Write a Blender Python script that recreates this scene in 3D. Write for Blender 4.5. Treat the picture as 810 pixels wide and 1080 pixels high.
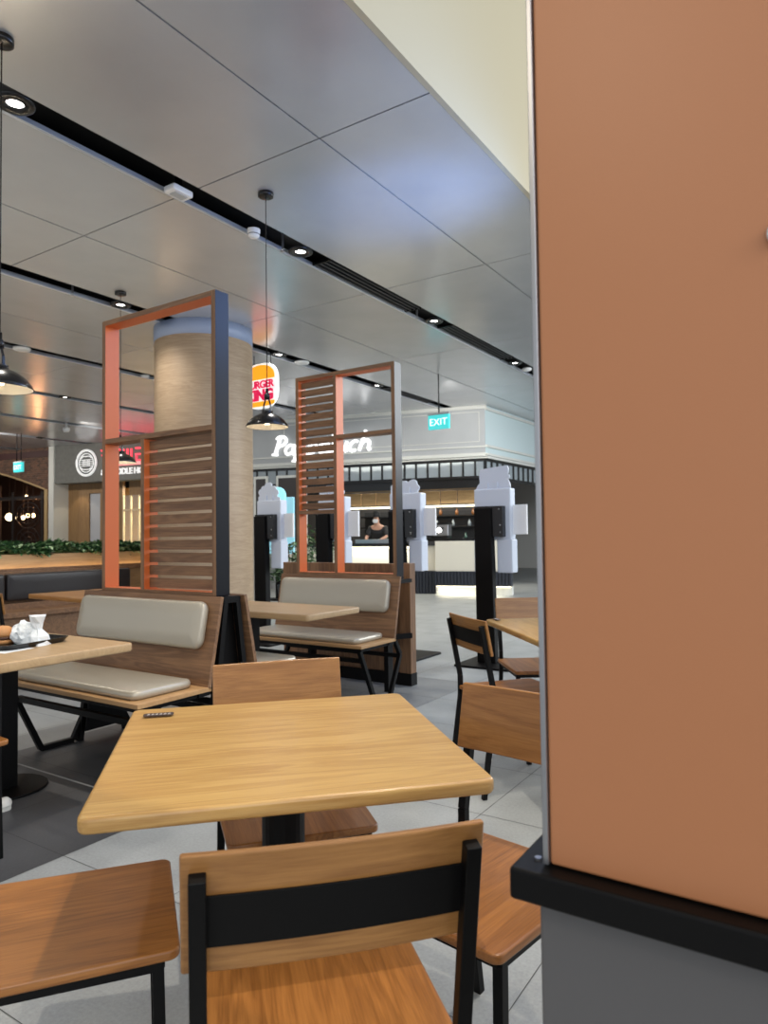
import bpy, bmesh, math, random
from mathutils import Vector, Matrix
random.seed(7)
for o in list(bpy.data.objects): bpy.data.objects.remove(o)
S=bpy.context.scene; C=S.collection
R=math.radians; PI=math.pi
def lin(c):
    c=c/255.0
    return c/12.92 if c<=.04045 else ((c+.055)/1.055)**2.4
def rgb(r,g,b): return (lin(r),lin(g),lin(b),1)
# ---------------- camera
EYE=1.22
cam=bpy.data.cameras.new('camera'); camo=bpy.data.objects.new('camera',cam); C.objects.link(camo)
yaw,pitch,roll=0.579210,0.034728,-0.012616
fw=Vector((-math.sin(yaw)*math.cos(pitch),math.cos(yaw)*math.cos(pitch),math.sin(pitch)))
r0=Vector((math.cos(yaw),math.sin(yaw),0)); u0=r0.cross(fw)
rr=r0*math.cos(roll)+u0*math.sin(roll); uu=u0*math.cos(roll)-r0*math.sin(roll)
m=Matrix((( rr.x,uu.x,-fw.x,0),(rr.y,uu.y,-fw.y,0),(rr.z,uu.z,-fw.z,EYE),(0,0,0,1)))
camo.matrix_world=m
cam.sensor_fit='VERTICAL'; cam.sensor_height=36; cam.sensor_width=27; cam.lens=730.54/1080*36
cam.clip_start=.05; cam.clip_end=200
cam.dof.use_dof=True; cam.dof.focus_distance=2.0; cam.dof.aperture_fstop=6.5
S.camera=camo
# ---------------- world and lights
W=bpy.data.worlds.new('world'); S.world=W; W.use_nodes=True
nt=W.node_tree; bg=nt.nodes['Background']
bg.inputs['Color'].default_value=(.86,.92,1.0,1); bg.inputs['Strength'].default_value=.85
S.view_settings.view_transform='Standard'; S.view_settings.look='None'
S.view_settings.gamma=1; S.view_settings.use_curve_mapping=False
S.view_settings.exposure=0.0
def light(name,kind,loc,energy,color=(1,1,1),size=.1,target=None,spot=None,size_y=None,blend=.4):
    L=bpy.data.lights.new(name,kind); L.energy=energy; L.color=color
    if kind=='AREA':
        L.size=size
        if size_y: L.shape='RECTANGLE'; L.size_y=size_y
    else: L.shadow_soft_size=size
    if kind=='SPOT': L.spot_size=R(spot or 60); L.spot_blend=blend
    o=bpy.data.objects.new(name,L); C.objects.link(o); o.location=loc
    if target is not None:
        o.rotation_euler=(Vector(target)-Vector(loc)).to_track_quat('-Z','Y').to_euler()
    return o
# daylight of the terminal hall: open side to the right and behind the camera; added fills with it
light('hall_daylight','AREA',(5.5,-3.5,4.2),300,(.93,.96,1.0),7,(-3.5,5,1.0),size_y=4.5)
light('blue_side_fill','AREA',(-1.1,4.4,3.3),26,(.20,.40,1.0),2.0,(-2.6,3.2,2.9),size_y=.7)  # added blue fill for the screen's side face, no real source there
light('blue_ceiling_fill','SPOT',(-.9,4.9,1.5),520,(.22,.42,1.0),.25,(-2.95,4.9,4.0),34,blend=1.0)  # made-up blue spot tinting the ceiling edge, no such fitting
light('far_floor_fill','AREA',(.5,11.5,4.0),520,(.92,.97,1.0),5,(-6,10,.5),size_y=3)  # added out-of-view fill that brightens the far floor
light('atrium_skylight','AREA',(2.5,5,11),70,(1,.93,.80),7,(-1.5,4,3))
for _p,_t,_e in (((-5.7,10.9,3.93),(-6.9,13.3,2.9),190),((-8.6,10.6,3.93),(-8.8,12.8,2.2),80),((-11.4,9.6,3.93),(-11.6,12.2,2.2),60)):
    light('facade_spot','SPOT',_p,_e,(1,.97,.9),.06,_t,80,blend=.9)
for _p,_t in (((-14.8,9.6,3.93),(-15.8,12.4,2.6)),((-18.0,9.0,3.93),(-18.2,11.9,2.8)),((-21.0,8.6,3.93),(-21.2,11.4,2.8))):
    light('facade_spot','SPOT',_p,150,(1,.93,.84),.06,_t,100,blend=.9)
# warm ceiling spots over the seating beside the partition
light('seating_spot','SPOT',(-.75,2.6,6.2),520,(1,.90,.76),.04,(-1.0,1.25,.6),52)
light('seating_spot','SPOT',(1.2,1.0,5.6),330,(1,.88,.72),.04,(-1.0,1.1,.6),50)
light('wall_washer','SPOT',(-1.0,-2.2,3.8),60,(1,.86,.70),.15,(.1,.75,1.6),70)
# the round downlights of the ceiling slots, also those behind the camera
for _x in (-4.31,-7.05,-9.8,-12.5,-15.3):
    for _y in (-3.1,-.4,2.35,5.16,7.84,10.54):
        light('downlight_beam','SPOT',(_x,_y,3.97),95,(1,.94,.86),.05,(_x,_y,0),135,blend=.9)

# ---------------- materials
MATS={}
def mat(name,col,rough=.5,metal=0,emit=None,es=1,coat=0,bump=0,bscale=80,var=0,spec=.5):
    if name in MATS: return MATS[name]
    M=bpy.data.materials.new(name); M.use_nodes=True; n=M.node_tree; b=n.nodes['Principled BSDF']
    b.inputs['Base Color'].default_value=col; b.inputs['Roughness'].default_value=rough
    b.inputs['Metallic'].default_value=metal; b.inputs['Specular IOR Level'].default_value=spec
    if coat: b.inputs['Coat Weight'].default_value=coat; b.inputs['Coat Roughness'].default_value=.15
    if emit: b.inputs['Emission Color'].default_value=emit; b.inputs['Emission Strength'].default_value=es
    if bump or var:
        tc=n.nodes.new('ShaderNodeTexCoord'); nz=n.nodes.new('ShaderNodeTexNoise')
        nz.inputs['Scale'].default_value=bscale; nz.inputs['Detail'].default_value=4
        n.links.new(tc.outputs['Object'],nz.inputs['Vector'])
        if bump:
            bp=n.nodes.new('ShaderNodeBump'); bp.inputs['Strength'].default_value=bump; bp.inputs['Distance'].default_value=.004
            n.links.new(nz.outputs['Fac'],bp.inputs['Height']); n.links.new(bp.outputs['Normal'],b.inputs['Normal'])
        if var:
            mx=n.nodes.new('ShaderNodeMix'); mx.data_type='RGBA'
            mx.inputs[6].default_value=tuple(c*(1-var) for c in col[:3])+(1,)
            mx.inputs[7].default_value=tuple(min(1,c*(1+var)) for c in col[:3])+(1,)
            rp=n.nodes.new('ShaderNodeMapRange'); rp.inputs[1].default_value=.3; rp.inputs[2].default_value=.7
            n.links.new(nz.outputs['Fac'],rp.inputs[0]); n.links.new(rp.outputs[0],mx.inputs[0])
            n.links.new(mx.outputs[2],b.inputs['Base Color'])
    MATS[name]=M; return M
def wood(name,c1,c2,axis='X',scale=1.0,rough=.4,cyl=False,coat=0,contrast=1,world=False):
    """two-tone grain stretched along one axis of the object, with fine pores and broad cathedral waves"""
    if name in MATS: return MATS[name]
    M=bpy.data.materials.new(name); M.use_nodes=True; n=M.node_tree; L=n.links; b=n.nodes['Principled BSDF']
    b.inputs['Roughness'].default_value=rough
    if coat: b.inputs['Coat Weight'].default_value=coat; b.inputs['Coat Roughness'].default_value=.2
    tc=n.nodes.new('ShaderNodeTexCoord'); oi=n.nodes.new('ShaderNodeObjectInfo')
    off=n.nodes.new('ShaderNodeVectorMath'); off.operation='SCALE'; off.inputs[0].default_value=(7.3,3.1,5.7)
    L.new(oi.outputs['Random'],off.inputs['Scale'])
    ad=n.nodes.new('ShaderNodeVectorMath'); ad.operation='ADD'
    L.new(tc.outputs['Object'],ad.inputs[0]); L.new(off.outputs[0],ad.inputs[1])
    st={'X':(.8,11,11),'Y':(11,.8,11),'Z':(11,11,.8),'XY':(1.2,1.2,20)}[axis]
    mp=n.nodes.new('ShaderNodeMapping'); mp.inputs['Scale'].default_value=tuple(s*scale for s in st); L.new(ad.outputs[0],mp.inputs['Vector'])
    n1=n.nodes.new('ShaderNodeTexNoise'); n1.inputs['Scale'].default_value=1.0; n1.inputs['Detail'].default_value=6; n1.inputs['Distortion'].default_value=.9
    L.new(mp.outputs[0],n1.inputs['Vector'])
    sf={'X':(7,210,210),'Y':(210,7,210),'Z':(210,210,7),'XY':(5,5,200)}[axis]
    mp2=n.nodes.new('ShaderNodeMapping'); mp2.inputs['Scale'].default_value=tuple(s*scale for s in sf); L.new(ad.outputs[0],mp2.inputs['Vector'])
    n2=n.nodes.new('ShaderNodeTexNoise'); n2.inputs['Scale'].default_value=1.0; n2.inputs['Detail'].default_value=5; n2.inputs['Roughness'].default_value=.65
    L.new(mp2.outputs[0],n2.inputs['Vector'])
    # rings: sine of the broad noise
    ml=n.nodes.new('ShaderNodeMath'); ml.operation='MULTIPLY'; ml.inputs[1].default_value=42; L.new(n1.outputs['Fac'],ml.inputs[0])
    sn=n.nodes.new('ShaderNodeMath'); sn.operation='SINE'; L.new(ml.outputs[0],sn.inputs[0])
    a=n.nodes.new('ShaderNodeMath'); a.operation='MULTIPLY_ADD'; a.inputs[1].default_value=.13*contrast; a.inputs[2].default_value=.5-.55*.5*contrast-.5*.9*contrast+.0; L.new(sn.outputs[0],a.inputs[0])
    b2=n.nodes.new('ShaderNodeMath'); b2.operation='MULTIPLY_ADD'; b2.inputs[1].default_value=.9*contrast; L.new(n2.outputs['Fac'],b2.inputs[0]); L.new(a.outputs[0],b2.inputs[2])
    b3=n.nodes.new('ShaderNodeMath'); b3.operation='MULTIPLY_ADD'; b3.inputs[1].default_value=.55*contrast; b3.use_clamp=True; L.new(n1.outputs['Fac'],b3.inputs[0]); L.new(b2.outputs[0],b3.inputs[2])
    mx=n.nodes.new('ShaderNodeMix'); mx.data_type='RGBA'; mx.inputs[6].default_value=c1; mx.inputs[7].default_value=c2
    L.new(b3.outputs[0],mx.inputs[0]); L.new(mx.outputs[2],b.inputs['Base Color'])
    bp=n.nodes.new('ShaderNodeBump'); bp.inputs['Strength'].default_value=.12; bp.inputs['Distance'].default_value=.002
    L.new(n2.outputs['Fac'],bp.inputs['Height']); L.new(bp.outputs['Normal'],b.inputs['Normal'])
    MATS[name]=M; return M
OAK=wood('oak table',rgb(160,116,60),rgb(206,168,102),'X',1.3,.33,coat=.15,contrast=1.15)
OAKG=wood('greyed oak table',rgb(158,126,88),rgb(196,166,124),'X',1.0,.42,contrast=.7)
CHW=wood('chair oak front to back',rgb(112,66,26),rgb(178,118,58),'Y',1.2,.36,coat=.1,contrast=1.15)
CHX=wood('chair oak across',rgb(124,80,38),rgb(176,126,70),'X',1.2,.38,coat=.08,contrast=1.15)
WAL=wood('walnut panel along x',rgb(92,64,44),rgb(150,112,78),'X',1.0,.5,contrast=1.3)
WALZ=wood('walnut panel upright',rgb(92,64,44),rgb(150,112,78),'Z',1.0,.5,contrast=1.3)
EDGE=wood('pale board edge',rgb(150,110,70),rgb(200,160,110),'X',1.0,.5,contrast=.6)
COLW=wood('column veneer',rgb(138,114,90),rgb(190,168,140),'XY',1.0,.5,contrast=.9)
PLW=wood('planter oak',rgb(160,122,80),rgb(206,170,124),'Y',.7,.5,contrast=.8)
TANW=wood('tan slatted wood',rgb(120,90,58),rgb(164,130,88),'Z',.8,.5)
BLK=mat('black powder coat',rgb(8,7,7),.48,0,bump=.05,bscale=500,spec=.18)
BLK2=mat('satin black enamel',rgb(14,14,15),.25)
NAVY=mat('black gloss side face',rgb(13,15,21),.34,0,spec=.3)
ORG=mat('orange paint',rgb(214,110,54),.45)
TERR=mat('terracotta orange laminate',rgb(176,116,76),.42,bump=.03,bscale=300)
CUSH=mat('grey beige vinyl',rgb(180,172,155),.30,.25,bump=.12,bscale=420,coat=.1)
CEIL=mat('satin aluminium ceiling panel',rgb(206,207,210),.24,.5,var=.04,bscale=2.2)
DARK=mat('black plenum',rgb(8,8,9),.8)
CREAM=mat('cream wall paint',rgb(200,188,156),.6)
LEDB=mat('bright lip',rgb(190,196,205),.4,.3)
WHT=mat('white plastic',rgb(232,232,232),.4)
KWH=mat('white kiosk casing',rgb(205,212,224),.35)
GREYW=mat('grey fascia paint',rgb(176,178,180),.6,var=.03,bscale=3)
LTW=mat('pale panelling',rgb(214,214,208),.55)
CONC=mat('grey stucco',rgb(112,112,108),.8,var=.12,bscale=9)
LENS=mat('lit lamp lens',(1,1,1,1),.4,emit=(1,.97,.92,1),es=14)
CHAR=mat('charcoal leather',rgb(38,34,34),.38,bump=.1,bscale=200)
GLOWW=mat('warm light strip',(1,.8,.5,1),.5,emit=(1,.72,.38,1),es=6)
GREYM=mat('grey lower laminate',rgb(92,90,90),.45,.1)
STEEL=mat('brushed steel',rgb(170,170,172),.3,.9)
def glassmat():
    M=bpy.data.materials.new('clear glass'); M.use_nodes=True; n=M.node_tree; n.nodes.clear()
    o=n.nodes.new('ShaderNodeOutputMaterial'); t=n.nodes.new('ShaderNodeBsdfTransparent'); g=n.nodes.new('ShaderNodeBsdfGlossy'); x=n.nodes.new('ShaderNodeMixShader')
    g.inputs['Roughness'].default_value=.05; t.inputs['Color'].default_value=(.86,.9,.92,1)
    x.inputs[0].default_value=.09
    n.links.new(t.outputs[0],x.inputs[1]); n.links.new(g.outputs[0],x.inputs[2]); n.links.new(x.outputs[0],o.inputs[0])
    return M
GLASS=glassmat()
MILK=mat('milky glass',rgb(176,186,192),.12,0,spec=.8); MILK.node_tree.nodes['Principled BSDF'].inputs['Transmission Weight'].default_value=.35
def brickmat():
    M=bpy.data.materials.new('brown brick'); M.use_nodes=True; n=M.node_tree; b=n.nodes['Principled BSDF']; b.inputs['Roughness'].default_value=.85
    tc=n.nodes.new('ShaderNodeTexCoord'); mp=n.nodes.new('ShaderNodeMapping'); mp.inputs['Rotation'].default_value=(R(90),0,0)
    br=n.nodes.new('ShaderNodeTexBrick'); br.inputs['Scale'].default_value=4; br.inputs['Color1'].default_value=rgb(110,78,60); br.inputs['Color2'].default_value=rgb(74,54,46); br.inputs['Mortar'].default_value=rgb(120,106,92)
    br.inputs['Mortar Size'].default_value=.012
    n.links.new(tc.outputs['Object'],mp.inputs[0]); n.links.new(mp.outputs[0],br.inputs[0]); n.links.new(br.outputs[0],b.inputs['Base Color']); return M
BRICK=brickmat()
def tilemat(name,base,var):
    M=bpy.data.materials.new(name); M.use_nodes=True; n=M.node_tree; L=n.links; b=n.nodes['Principled BSDF']
    b.inputs['Roughness'].default_value=.42
    tc=n.nodes.new('ShaderNodeTexCoord'); nz=n.nodes.new('ShaderNodeTexNoise'); nz.inputs['Scale'].default_value=90; nz.inputs['Detail'].default_value=5; nz.inputs['Roughness'].default_value=.7
    nb=n.nodes.new('ShaderNodeTexNoise'); nb.inputs['Scale'].default_value=3; nb.inputs['Detail'].default_value=5
    L.new(tc.outputs['Object'],nz.inputs['Vector']); L.new(tc.outputs['Object'],nb.inputs['Vector'])
    ad=n.nodes.new('ShaderNodeMath'); ad.operation='MULTIPLY_ADD'; ad.inputs[1].default_value=.5; L.new(nz.outputs[0],ad.inputs[0])
    m2=n.nodes.new('ShaderNodeMath'); m2.operation='MULTIPLY'; m2.inputs[1].default_value=.5; L.new(nb.outputs[0],m2.inputs[0]); L.new(m2.outputs[0],ad.inputs[2])
    rp=n.nodes.new('ShaderNodeMapRange'); rp.inputs[1].default_value=.35; rp.inputs[2].default_value=.65; L.new(ad.outputs[0],rp.inputs[0])
    mx=n.nodes.new('ShaderNodeMix'); mx.data_type='RGBA'; mx.inputs[6].default_value=tuple(c*(1-var) for c in base[:3])+(1,); mx.inputs[7].default_value=tuple(c*(1+var) for c in base[:3])+(1,)
    L.new(rp.outputs[0],mx.inputs[0]); L.new(mx.outputs[2],b.inputs['Base Color']); return M
TLIGHT=tilemat('light grey stone tile',rgb(154,157,156),.2)
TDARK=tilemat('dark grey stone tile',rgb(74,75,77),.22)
TMID=tilemat('mid grey stone tile',rgb(130,132,132),.18)
GROUT=mat('dark grout',rgb(70,70,68),.8); GROUTL=mat('pale grout',rgb(170,170,168),.8)

# ---------------- mesh helpers
class MB:
    def __init__(s): s.bm=bmesh.new()
    def box(s,x0,y0,z0,x1,y1,z1,mi=0,faces=None):
        v=[s.bm.verts.new(p) for p in ((x0,y0,z0),(x1,y0,z0),(x1,y1,z0),(x0,y1,z0),(x0,y0,z1),(x1,y0,z1),(x1,y1,z1),(x0,y1,z1))]
        F=dict(b=(3,2,1,0),t=(4,5,6,7),f=(0,1,5,4),r=(1,2,6,5),k=(2,3,7,6),l=(3,0,4,7))
        for k,i in F.items():
            f=s.bm.faces.new([v[j] for j in i]); f.material_index=(faces or {}).get(k,mi)
        return s
    def obox(s,c,size,M=None,mi=0):
        n0=len(s.bm.verts); x,y,z=size[0]/2,size[1]/2,size[2]/2
        s.box(-x,-y,-z,x,y,z,mi); s.bm.verts.ensure_lookup_table()
        T=Matrix.Translation(c)@(M.to_4x4() if M else Matrix.Identity(4))
        for v in s.bm.verts[n0:]: v.co=T@v.co
        return s
    def bar(s,a,b,w,h=None,mi=0,up=(0,0,1)):
        a=Vector(a); b=Vector(b); h=h or w; d=(b-a); L=d.length; d.normalize(); up=Vector(up)
        if abs(d.dot(up))>.98: up=Vector((0,1,0))
        x=d.cross(up).normalized(); z=x.cross(d).normalized()
        M=Matrix((x,d,z)).transposed()
        return s.obox((a+b)/2,(w,L,h),M,mi)
    def lathe(s,prof,c=(0,0,0),n=32,mi=0,smooth=True):
        rings=[]
        for r,z in prof:
            if r<1e-6: rings.append([s.bm.verts.new((c[0],c[1],c[2]+z))])
            else: rings.append([s.bm.verts.new((c[0]+r*math.cos(2*PI*i/n),c[1]+r*math.sin(2*PI*i/n),c[2]+z)) for i in range(n)])
        for A,B in zip(rings,rings[1:]):
            for i in range(n):
                j=(i+1)%n
                if len(A)==1 and len(B)==1: continue
                if len(A)==1: q=[A[0],B[j],B[i]]
                elif len(B)==1: q=[A[i],A[j],B[0]]
                else: q=[A[i],A[j],B[j],B[i]]
                f=s.bm.faces.new(q); f.material_index=mi; f.smooth=smooth
        return s
    def cyl(s,c,r,z0,z1,n=24,mi=0): return s.lathe([(0,z0),(r,z0),(r,z1),(0,z1)],(c[0],c[1],0),n,mi,False)
    def tube(s,pts,r,n=8,mi=0,rs=None):
        pts=[Vector(p) for p in pts]; rings=[]
        for i,p in enumerate(pts):
            d=(pts[min(i+1,len(pts)-1)]-pts[max(i-1,0)]).normalized()
            up=Vector((0,0,1)) if abs(d.z)<.9 else Vector((0,1,0))
            x=d.cross(up).normalized(); y=x.cross(d); q=(rs[i] if rs else r)
            rings.append([s.bm.verts.new(p+x*q*math.cos(2*PI*k/n)+y*q*math.sin(2*PI*k/n)) for k in range(n)])
        for A,B in zip(rings,rings[1:]):
            for i in range(n):
                f=s.bm.faces.new([A[i],A[(i+1)%n],B[(i+1)%n],B[i]]); f.material_index=mi; f.smooth=True
        s.bm.faces.new(rings[0][::-1]).material_index=mi; s.bm.faces.new(rings[-1]).material_index=mi
        return s
    def slab(s,L,Wd,T,rc,re,c=(0,0,0),M=None,mi=0,dome=0,seg=5,smooth=True,taper=0):
        """rounded-rectangle slab, centred in plan at c, from z 0 to T, edges rounded by re; dome bulges the top"""
        T4=Matrix.Translation(c)@(M.to_4x4() if M else Matrix.Identity(4))
        def loop(ins,z):
            out=[]; a,b=L/2-ins,Wd/2-ins; r=max(rc-ins,.0005)
            for q,(sx,sy) in enumerate(((1,1),(-1,1),(-1,-1),(1,-1))):
                for k in range(seg+1):
                    t=PI/2*q+PI/2*k/seg
                    x=sx*(a-r)+r*math.cos(t); y=sy*(b-r)+r*math.sin(t)
                    x*=1-taper*(y/Wd)
                    out.append(s.bm.verts.new(T4@Vector((x,y,z))))
            return out
        ls=[]
        for k in range(4): t=PI/2*k/3; ls.append(loop(re*(1-math.sin(t)),re*(1-math.cos(t))))
        for k in range(4): t=PI/2*k/3; ls.append(loop(re*(1-math.cos(t)),T-re+re*math.sin(t)))
        if dome:
            mx=min(L,Wd)/2-re
            for k in range(1,7): q=k/7; ls.append(loop(re+mx*q,T+dome*math.sin(PI/2*min(1,q*1.7))))
        N=len(ls[0])
        for A,B in zip(ls,ls[1:]):
            for i in range(N):
                f=s.bm.faces.new([A[i],A[(i+1)%N],B[(i+1)%N],B[i]]); f.material_index=mi; f.smooth=smooth
        s.bm.faces.new(ls[0][::-1]).material_index=mi; f=s.bm.faces.new(ls[-1]); f.material_index=mi; f.smooth=bool(dome)
        return s
    def prism(s,poly,a0,a1,axis='Y',mi=0):
        """polygon in the plane across `axis`, extruded from a0 to a1"""
        def P(p,a):
            return {'Y':(p[0],a,p[1]),'X':(a,p[0],p[1]),'Z':(p[0],p[1],a)}[axis]
        A=[s.bm.verts.new(P(p,a0)) for p in poly]; B=[s.bm.verts.new(P(p,a1)) for p in poly]
        N=len(poly)
        for i in range(N): s.bm.faces.new([A[i],A[(i+1)%N],B[(i+1)%N],B[i]]).material_index=mi
        s.bm.faces.new(A[::-1]).material_index=mi; s.bm.faces.new(B).material_index=mi
        return s
    def warp(s,fn):
        for v in s.bm.verts: v.co=fn(v.co)
        return s
    def build(s,name,mats,parent=None,bevel=0,seg=2,subsurf=0,loc=None,rz=0):
        bmesh.ops.recalc_face_normals(s.bm,faces=s.bm.faces)
        me=bpy.data.meshes.new(name); s.bm.to_mesh(me); s.bm.free()
        if not isinstance(mats,(list,tuple)): mats=[mats]
        for x in mats: me.materials.append(x)
        o=bpy.data.objects.new(name,me); C.objects.link(o)
        if parent: o.parent=parent
        if loc: o.location=loc
        if rz: o.rotation_euler.z=rz
        if bevel:
            b=o.modifiers.new('bevel','BEVEL'); b.width=bevel; b.segments=seg; b.limit_method='ANGLE'; b.angle_limit=R(40)
        if subsurf:
            b=o.modifiers.new('sub','SUBSURF'); b.levels=subsurf; b.render_levels=subsurf
        return o
def tag(o,label,cat,group=None,kind=None):
    if label: o['label']=label
    if cat: o['category']=cat
    if group: o['group']=group
    if kind: o['kind']=kind
    return o
def struct(o): o['kind']='structure'; return o
def thing(name,label,cat,loc=(0,0,0),rz=0,group=None):
    o=bpy.data.objects.new(name,None); C.objects.link(o); o.location=loc; o.rotation_euler.z=rz; o.empty_display_size=.1
    return tag(o,label,cat,group)
def kids(o): return [c for c in C.objects if c.parent==o]
def dup(root,loc=None,rz=None,label=None,group=None):
    r=root.copy(); C.objects.link(r)
    if loc is not None: r.location=loc
    if rz is not None: r.rotation_euler.z=rz
    if label: r['label']=label
    if group: r['group']=group
    for ch in kids(root):
        c=ch.copy(); C.objects.link(c); c.parent=r
        for g in kids(ch):
            d=g.copy(); C.objects.link(d); d.parent=c
    return r
def face_rot(fx,fy):  # rotation that turns local +Y to (fx,fy)
    return math.atan2(-fx,fy)
def text_obj(name,body,size,mats,extrude=.01,shear=0,offset=0,parent=None,loc=(0,0,0),rz=0,space=1,flat=False,align='LEFT'):
    cu=bpy.data.curves.new(name,'FONT'); cu.body=body; cu.size=size; cu.extrude=extrude; cu.shear=shear; cu.offset=offset; cu.space_character=space
    cu.align_x=align; cu.resolution_u=4
    t=bpy.data.objects.new('tmp',cu); C.objects.link(t); bpy.context.view_layer.update()
    me=bpy.data.meshes.new_from_object(t.evaluated_get(bpy.context.evaluated_depsgraph_get())); 
    bpy.data.objects.remove(t); me.materials.clear(); me.materials.append(mats); me.name=name
    if not flat: me.transform(Matrix.Rotation(R(90),4,'X'))
    o=bpy.data.objects.new(name,me); C.objects.link(o); o.location=loc; o.rotation_euler.z=rz
    if parent: o.parent=parent
    return o

# ================= LARGE STRUCTURE =================
# floor: 60 cm tiles, a dark band under the booths
b=MB()
b.box(-30,-6,-.1,8,24,0,0)
def flat(x0,y0,x1,y1,z,mi):
    v=[b.bm.verts.new(p) for p in ((x0,y0,z),(x1,y0,z),(x1,y1,z),(x0,y1,z))]; b.bm.faces.new(v).material_index=mi
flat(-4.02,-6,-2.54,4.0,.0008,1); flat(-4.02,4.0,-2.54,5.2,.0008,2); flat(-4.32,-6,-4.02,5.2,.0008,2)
X=-1.34
xs=[X+.6*k for k in range(-22,6)]; ys=[.99+.6*k for k in range(-8,24)]
for x in xs: flat(x-.0012,-6,x+.0012,20,.0014,3)
for y in ys:
    flat(-15,y-.0012,-4.02,y+.0012,.0014,3); flat(-2.54,y-.0012,3,y+.0012,.0014,3); 
    flat(-4.02,y-.0012,-2.54,y+.0012,.0014,3)
flat(-4.02,2.095,-2.54,2.107,.0018,4)
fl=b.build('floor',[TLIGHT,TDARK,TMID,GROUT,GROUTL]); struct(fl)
# ceiling panels with recessed black slots
H=4.0
b=MB()
edges=[-2.045,-2.94]
segs=[(-2.94,-2.045)]
x=-2.94; k=0
while x>-29:
    segs.append((x-1.225,x-.012)); a=x-1.225-.29; segs.append((a-1.225,a-.0)); x=a-1.228
ysm=[3.74+2.735*k for k in range(-4,6)]
for (x0,x1) in segs:
    for y0,y1 in zip(ysm,ysm[1:]):
        b.box(x0,y0+.006,H,x1,y1-.006,H+.03)
ce=b.build('ceiling',CEIL); struct(ce)
b=MB(); b.box(-30,-8,H+.16,-2.06,24,H+.2); pl=b.build('ceiling_plenum',DARK); struct(pl); pl.name='ceiling_void'
slots=[]; x=-2.94
for k in range(8):
    slots.append((x-1.225-.29,x-1.225)); x=x-2.743
b=MB()
for (x0,x1) in slots:
    b.box(x0-.002,-7,H+.001,x0+.002,17,H+.05)
    b.box(x0+.001,-7,H-.004,x0+.03,17,H+.004)
st=b.build('trim_1',LEDB); struct(st)
# high bulkhead face above the ceiling edge (atrium side)
b=MB(); b.box(-2.06,-8,H-.005,-2.02,18,10.5); w=b.build('wall_bulkhead',CREAM); struct(w)
# outer walls far away
b=MB(); b.box(-30.2,-6,0,-30,24,4.2); w=b.build('wall_left',CONC); struct(w)
b=MB(); b.box(-30,24,0,8,24.2,7); w=b.build('wall_back',LTW); struct(w)

# near partition with orange laminate and black ledge
pr=thing('wall_right',None,None,(0,0,0)); del_keys=[k for k in pr.keys()]; struct(pr)
b=MB(); b.box(-.279,.756,.852,.62,.88,2.75); o=b.build('orange_panel',TERR,pr,bevel=.003)
b=MB(); b.box(-.286,.752,.852,-.2795,.885,2.75); b.build('corner_trim',STEEL,pr,bevel=.001)
b=MB(); b.box(-.318,.731,.815,.66,.90,.85); b.build('ledge',BLK,pr,bevel=.004,seg=3)
b=MB(); b.cyl((-.296,.764),.004,.85,.853,16); b.build('screw',STEEL,pr)
b=MB(); b.box(-.296,.765,0,.6,.875,.815); b.build('lower_panel',GREYM,pr,bevel=.003)
k=thing('wall_knob','small dark round knob with pale ring on the orange partition at the right edge','knob',(-.0355,.753,1.505))
b=MB(); b.lathe([(0,0),(.008,0),(.008,.008),(.006,.011),(0,.011)],n=20); b.warp(lambda c:Vector((c.x,-c.z-.003,c.y))); b.build('knob_cap',BLK2,k)
b=MB(); b.lathe([(0,0),(.0135,0),(.0125,.003),(0,.004)],n=24); b.warp(lambda c:Vector((c.x,-c.z,c.y))); b.build('backing_ring',WHT,k)

# round column
b=MB(); b.lathe([(.64,0),(.64,3.80)],(-7.07,6.43,0),96)
col=b.build('column',COLW); struct(col)
b=MB(); b.lathe([(.62,3.80),(.645,3.80),(.645,4.0),(.62,4.0)],(-7.07,6.43,0),96); o=b.build('top_band',mat('pale blue grey paint',rgb(150,165,195),.4),col)

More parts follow.
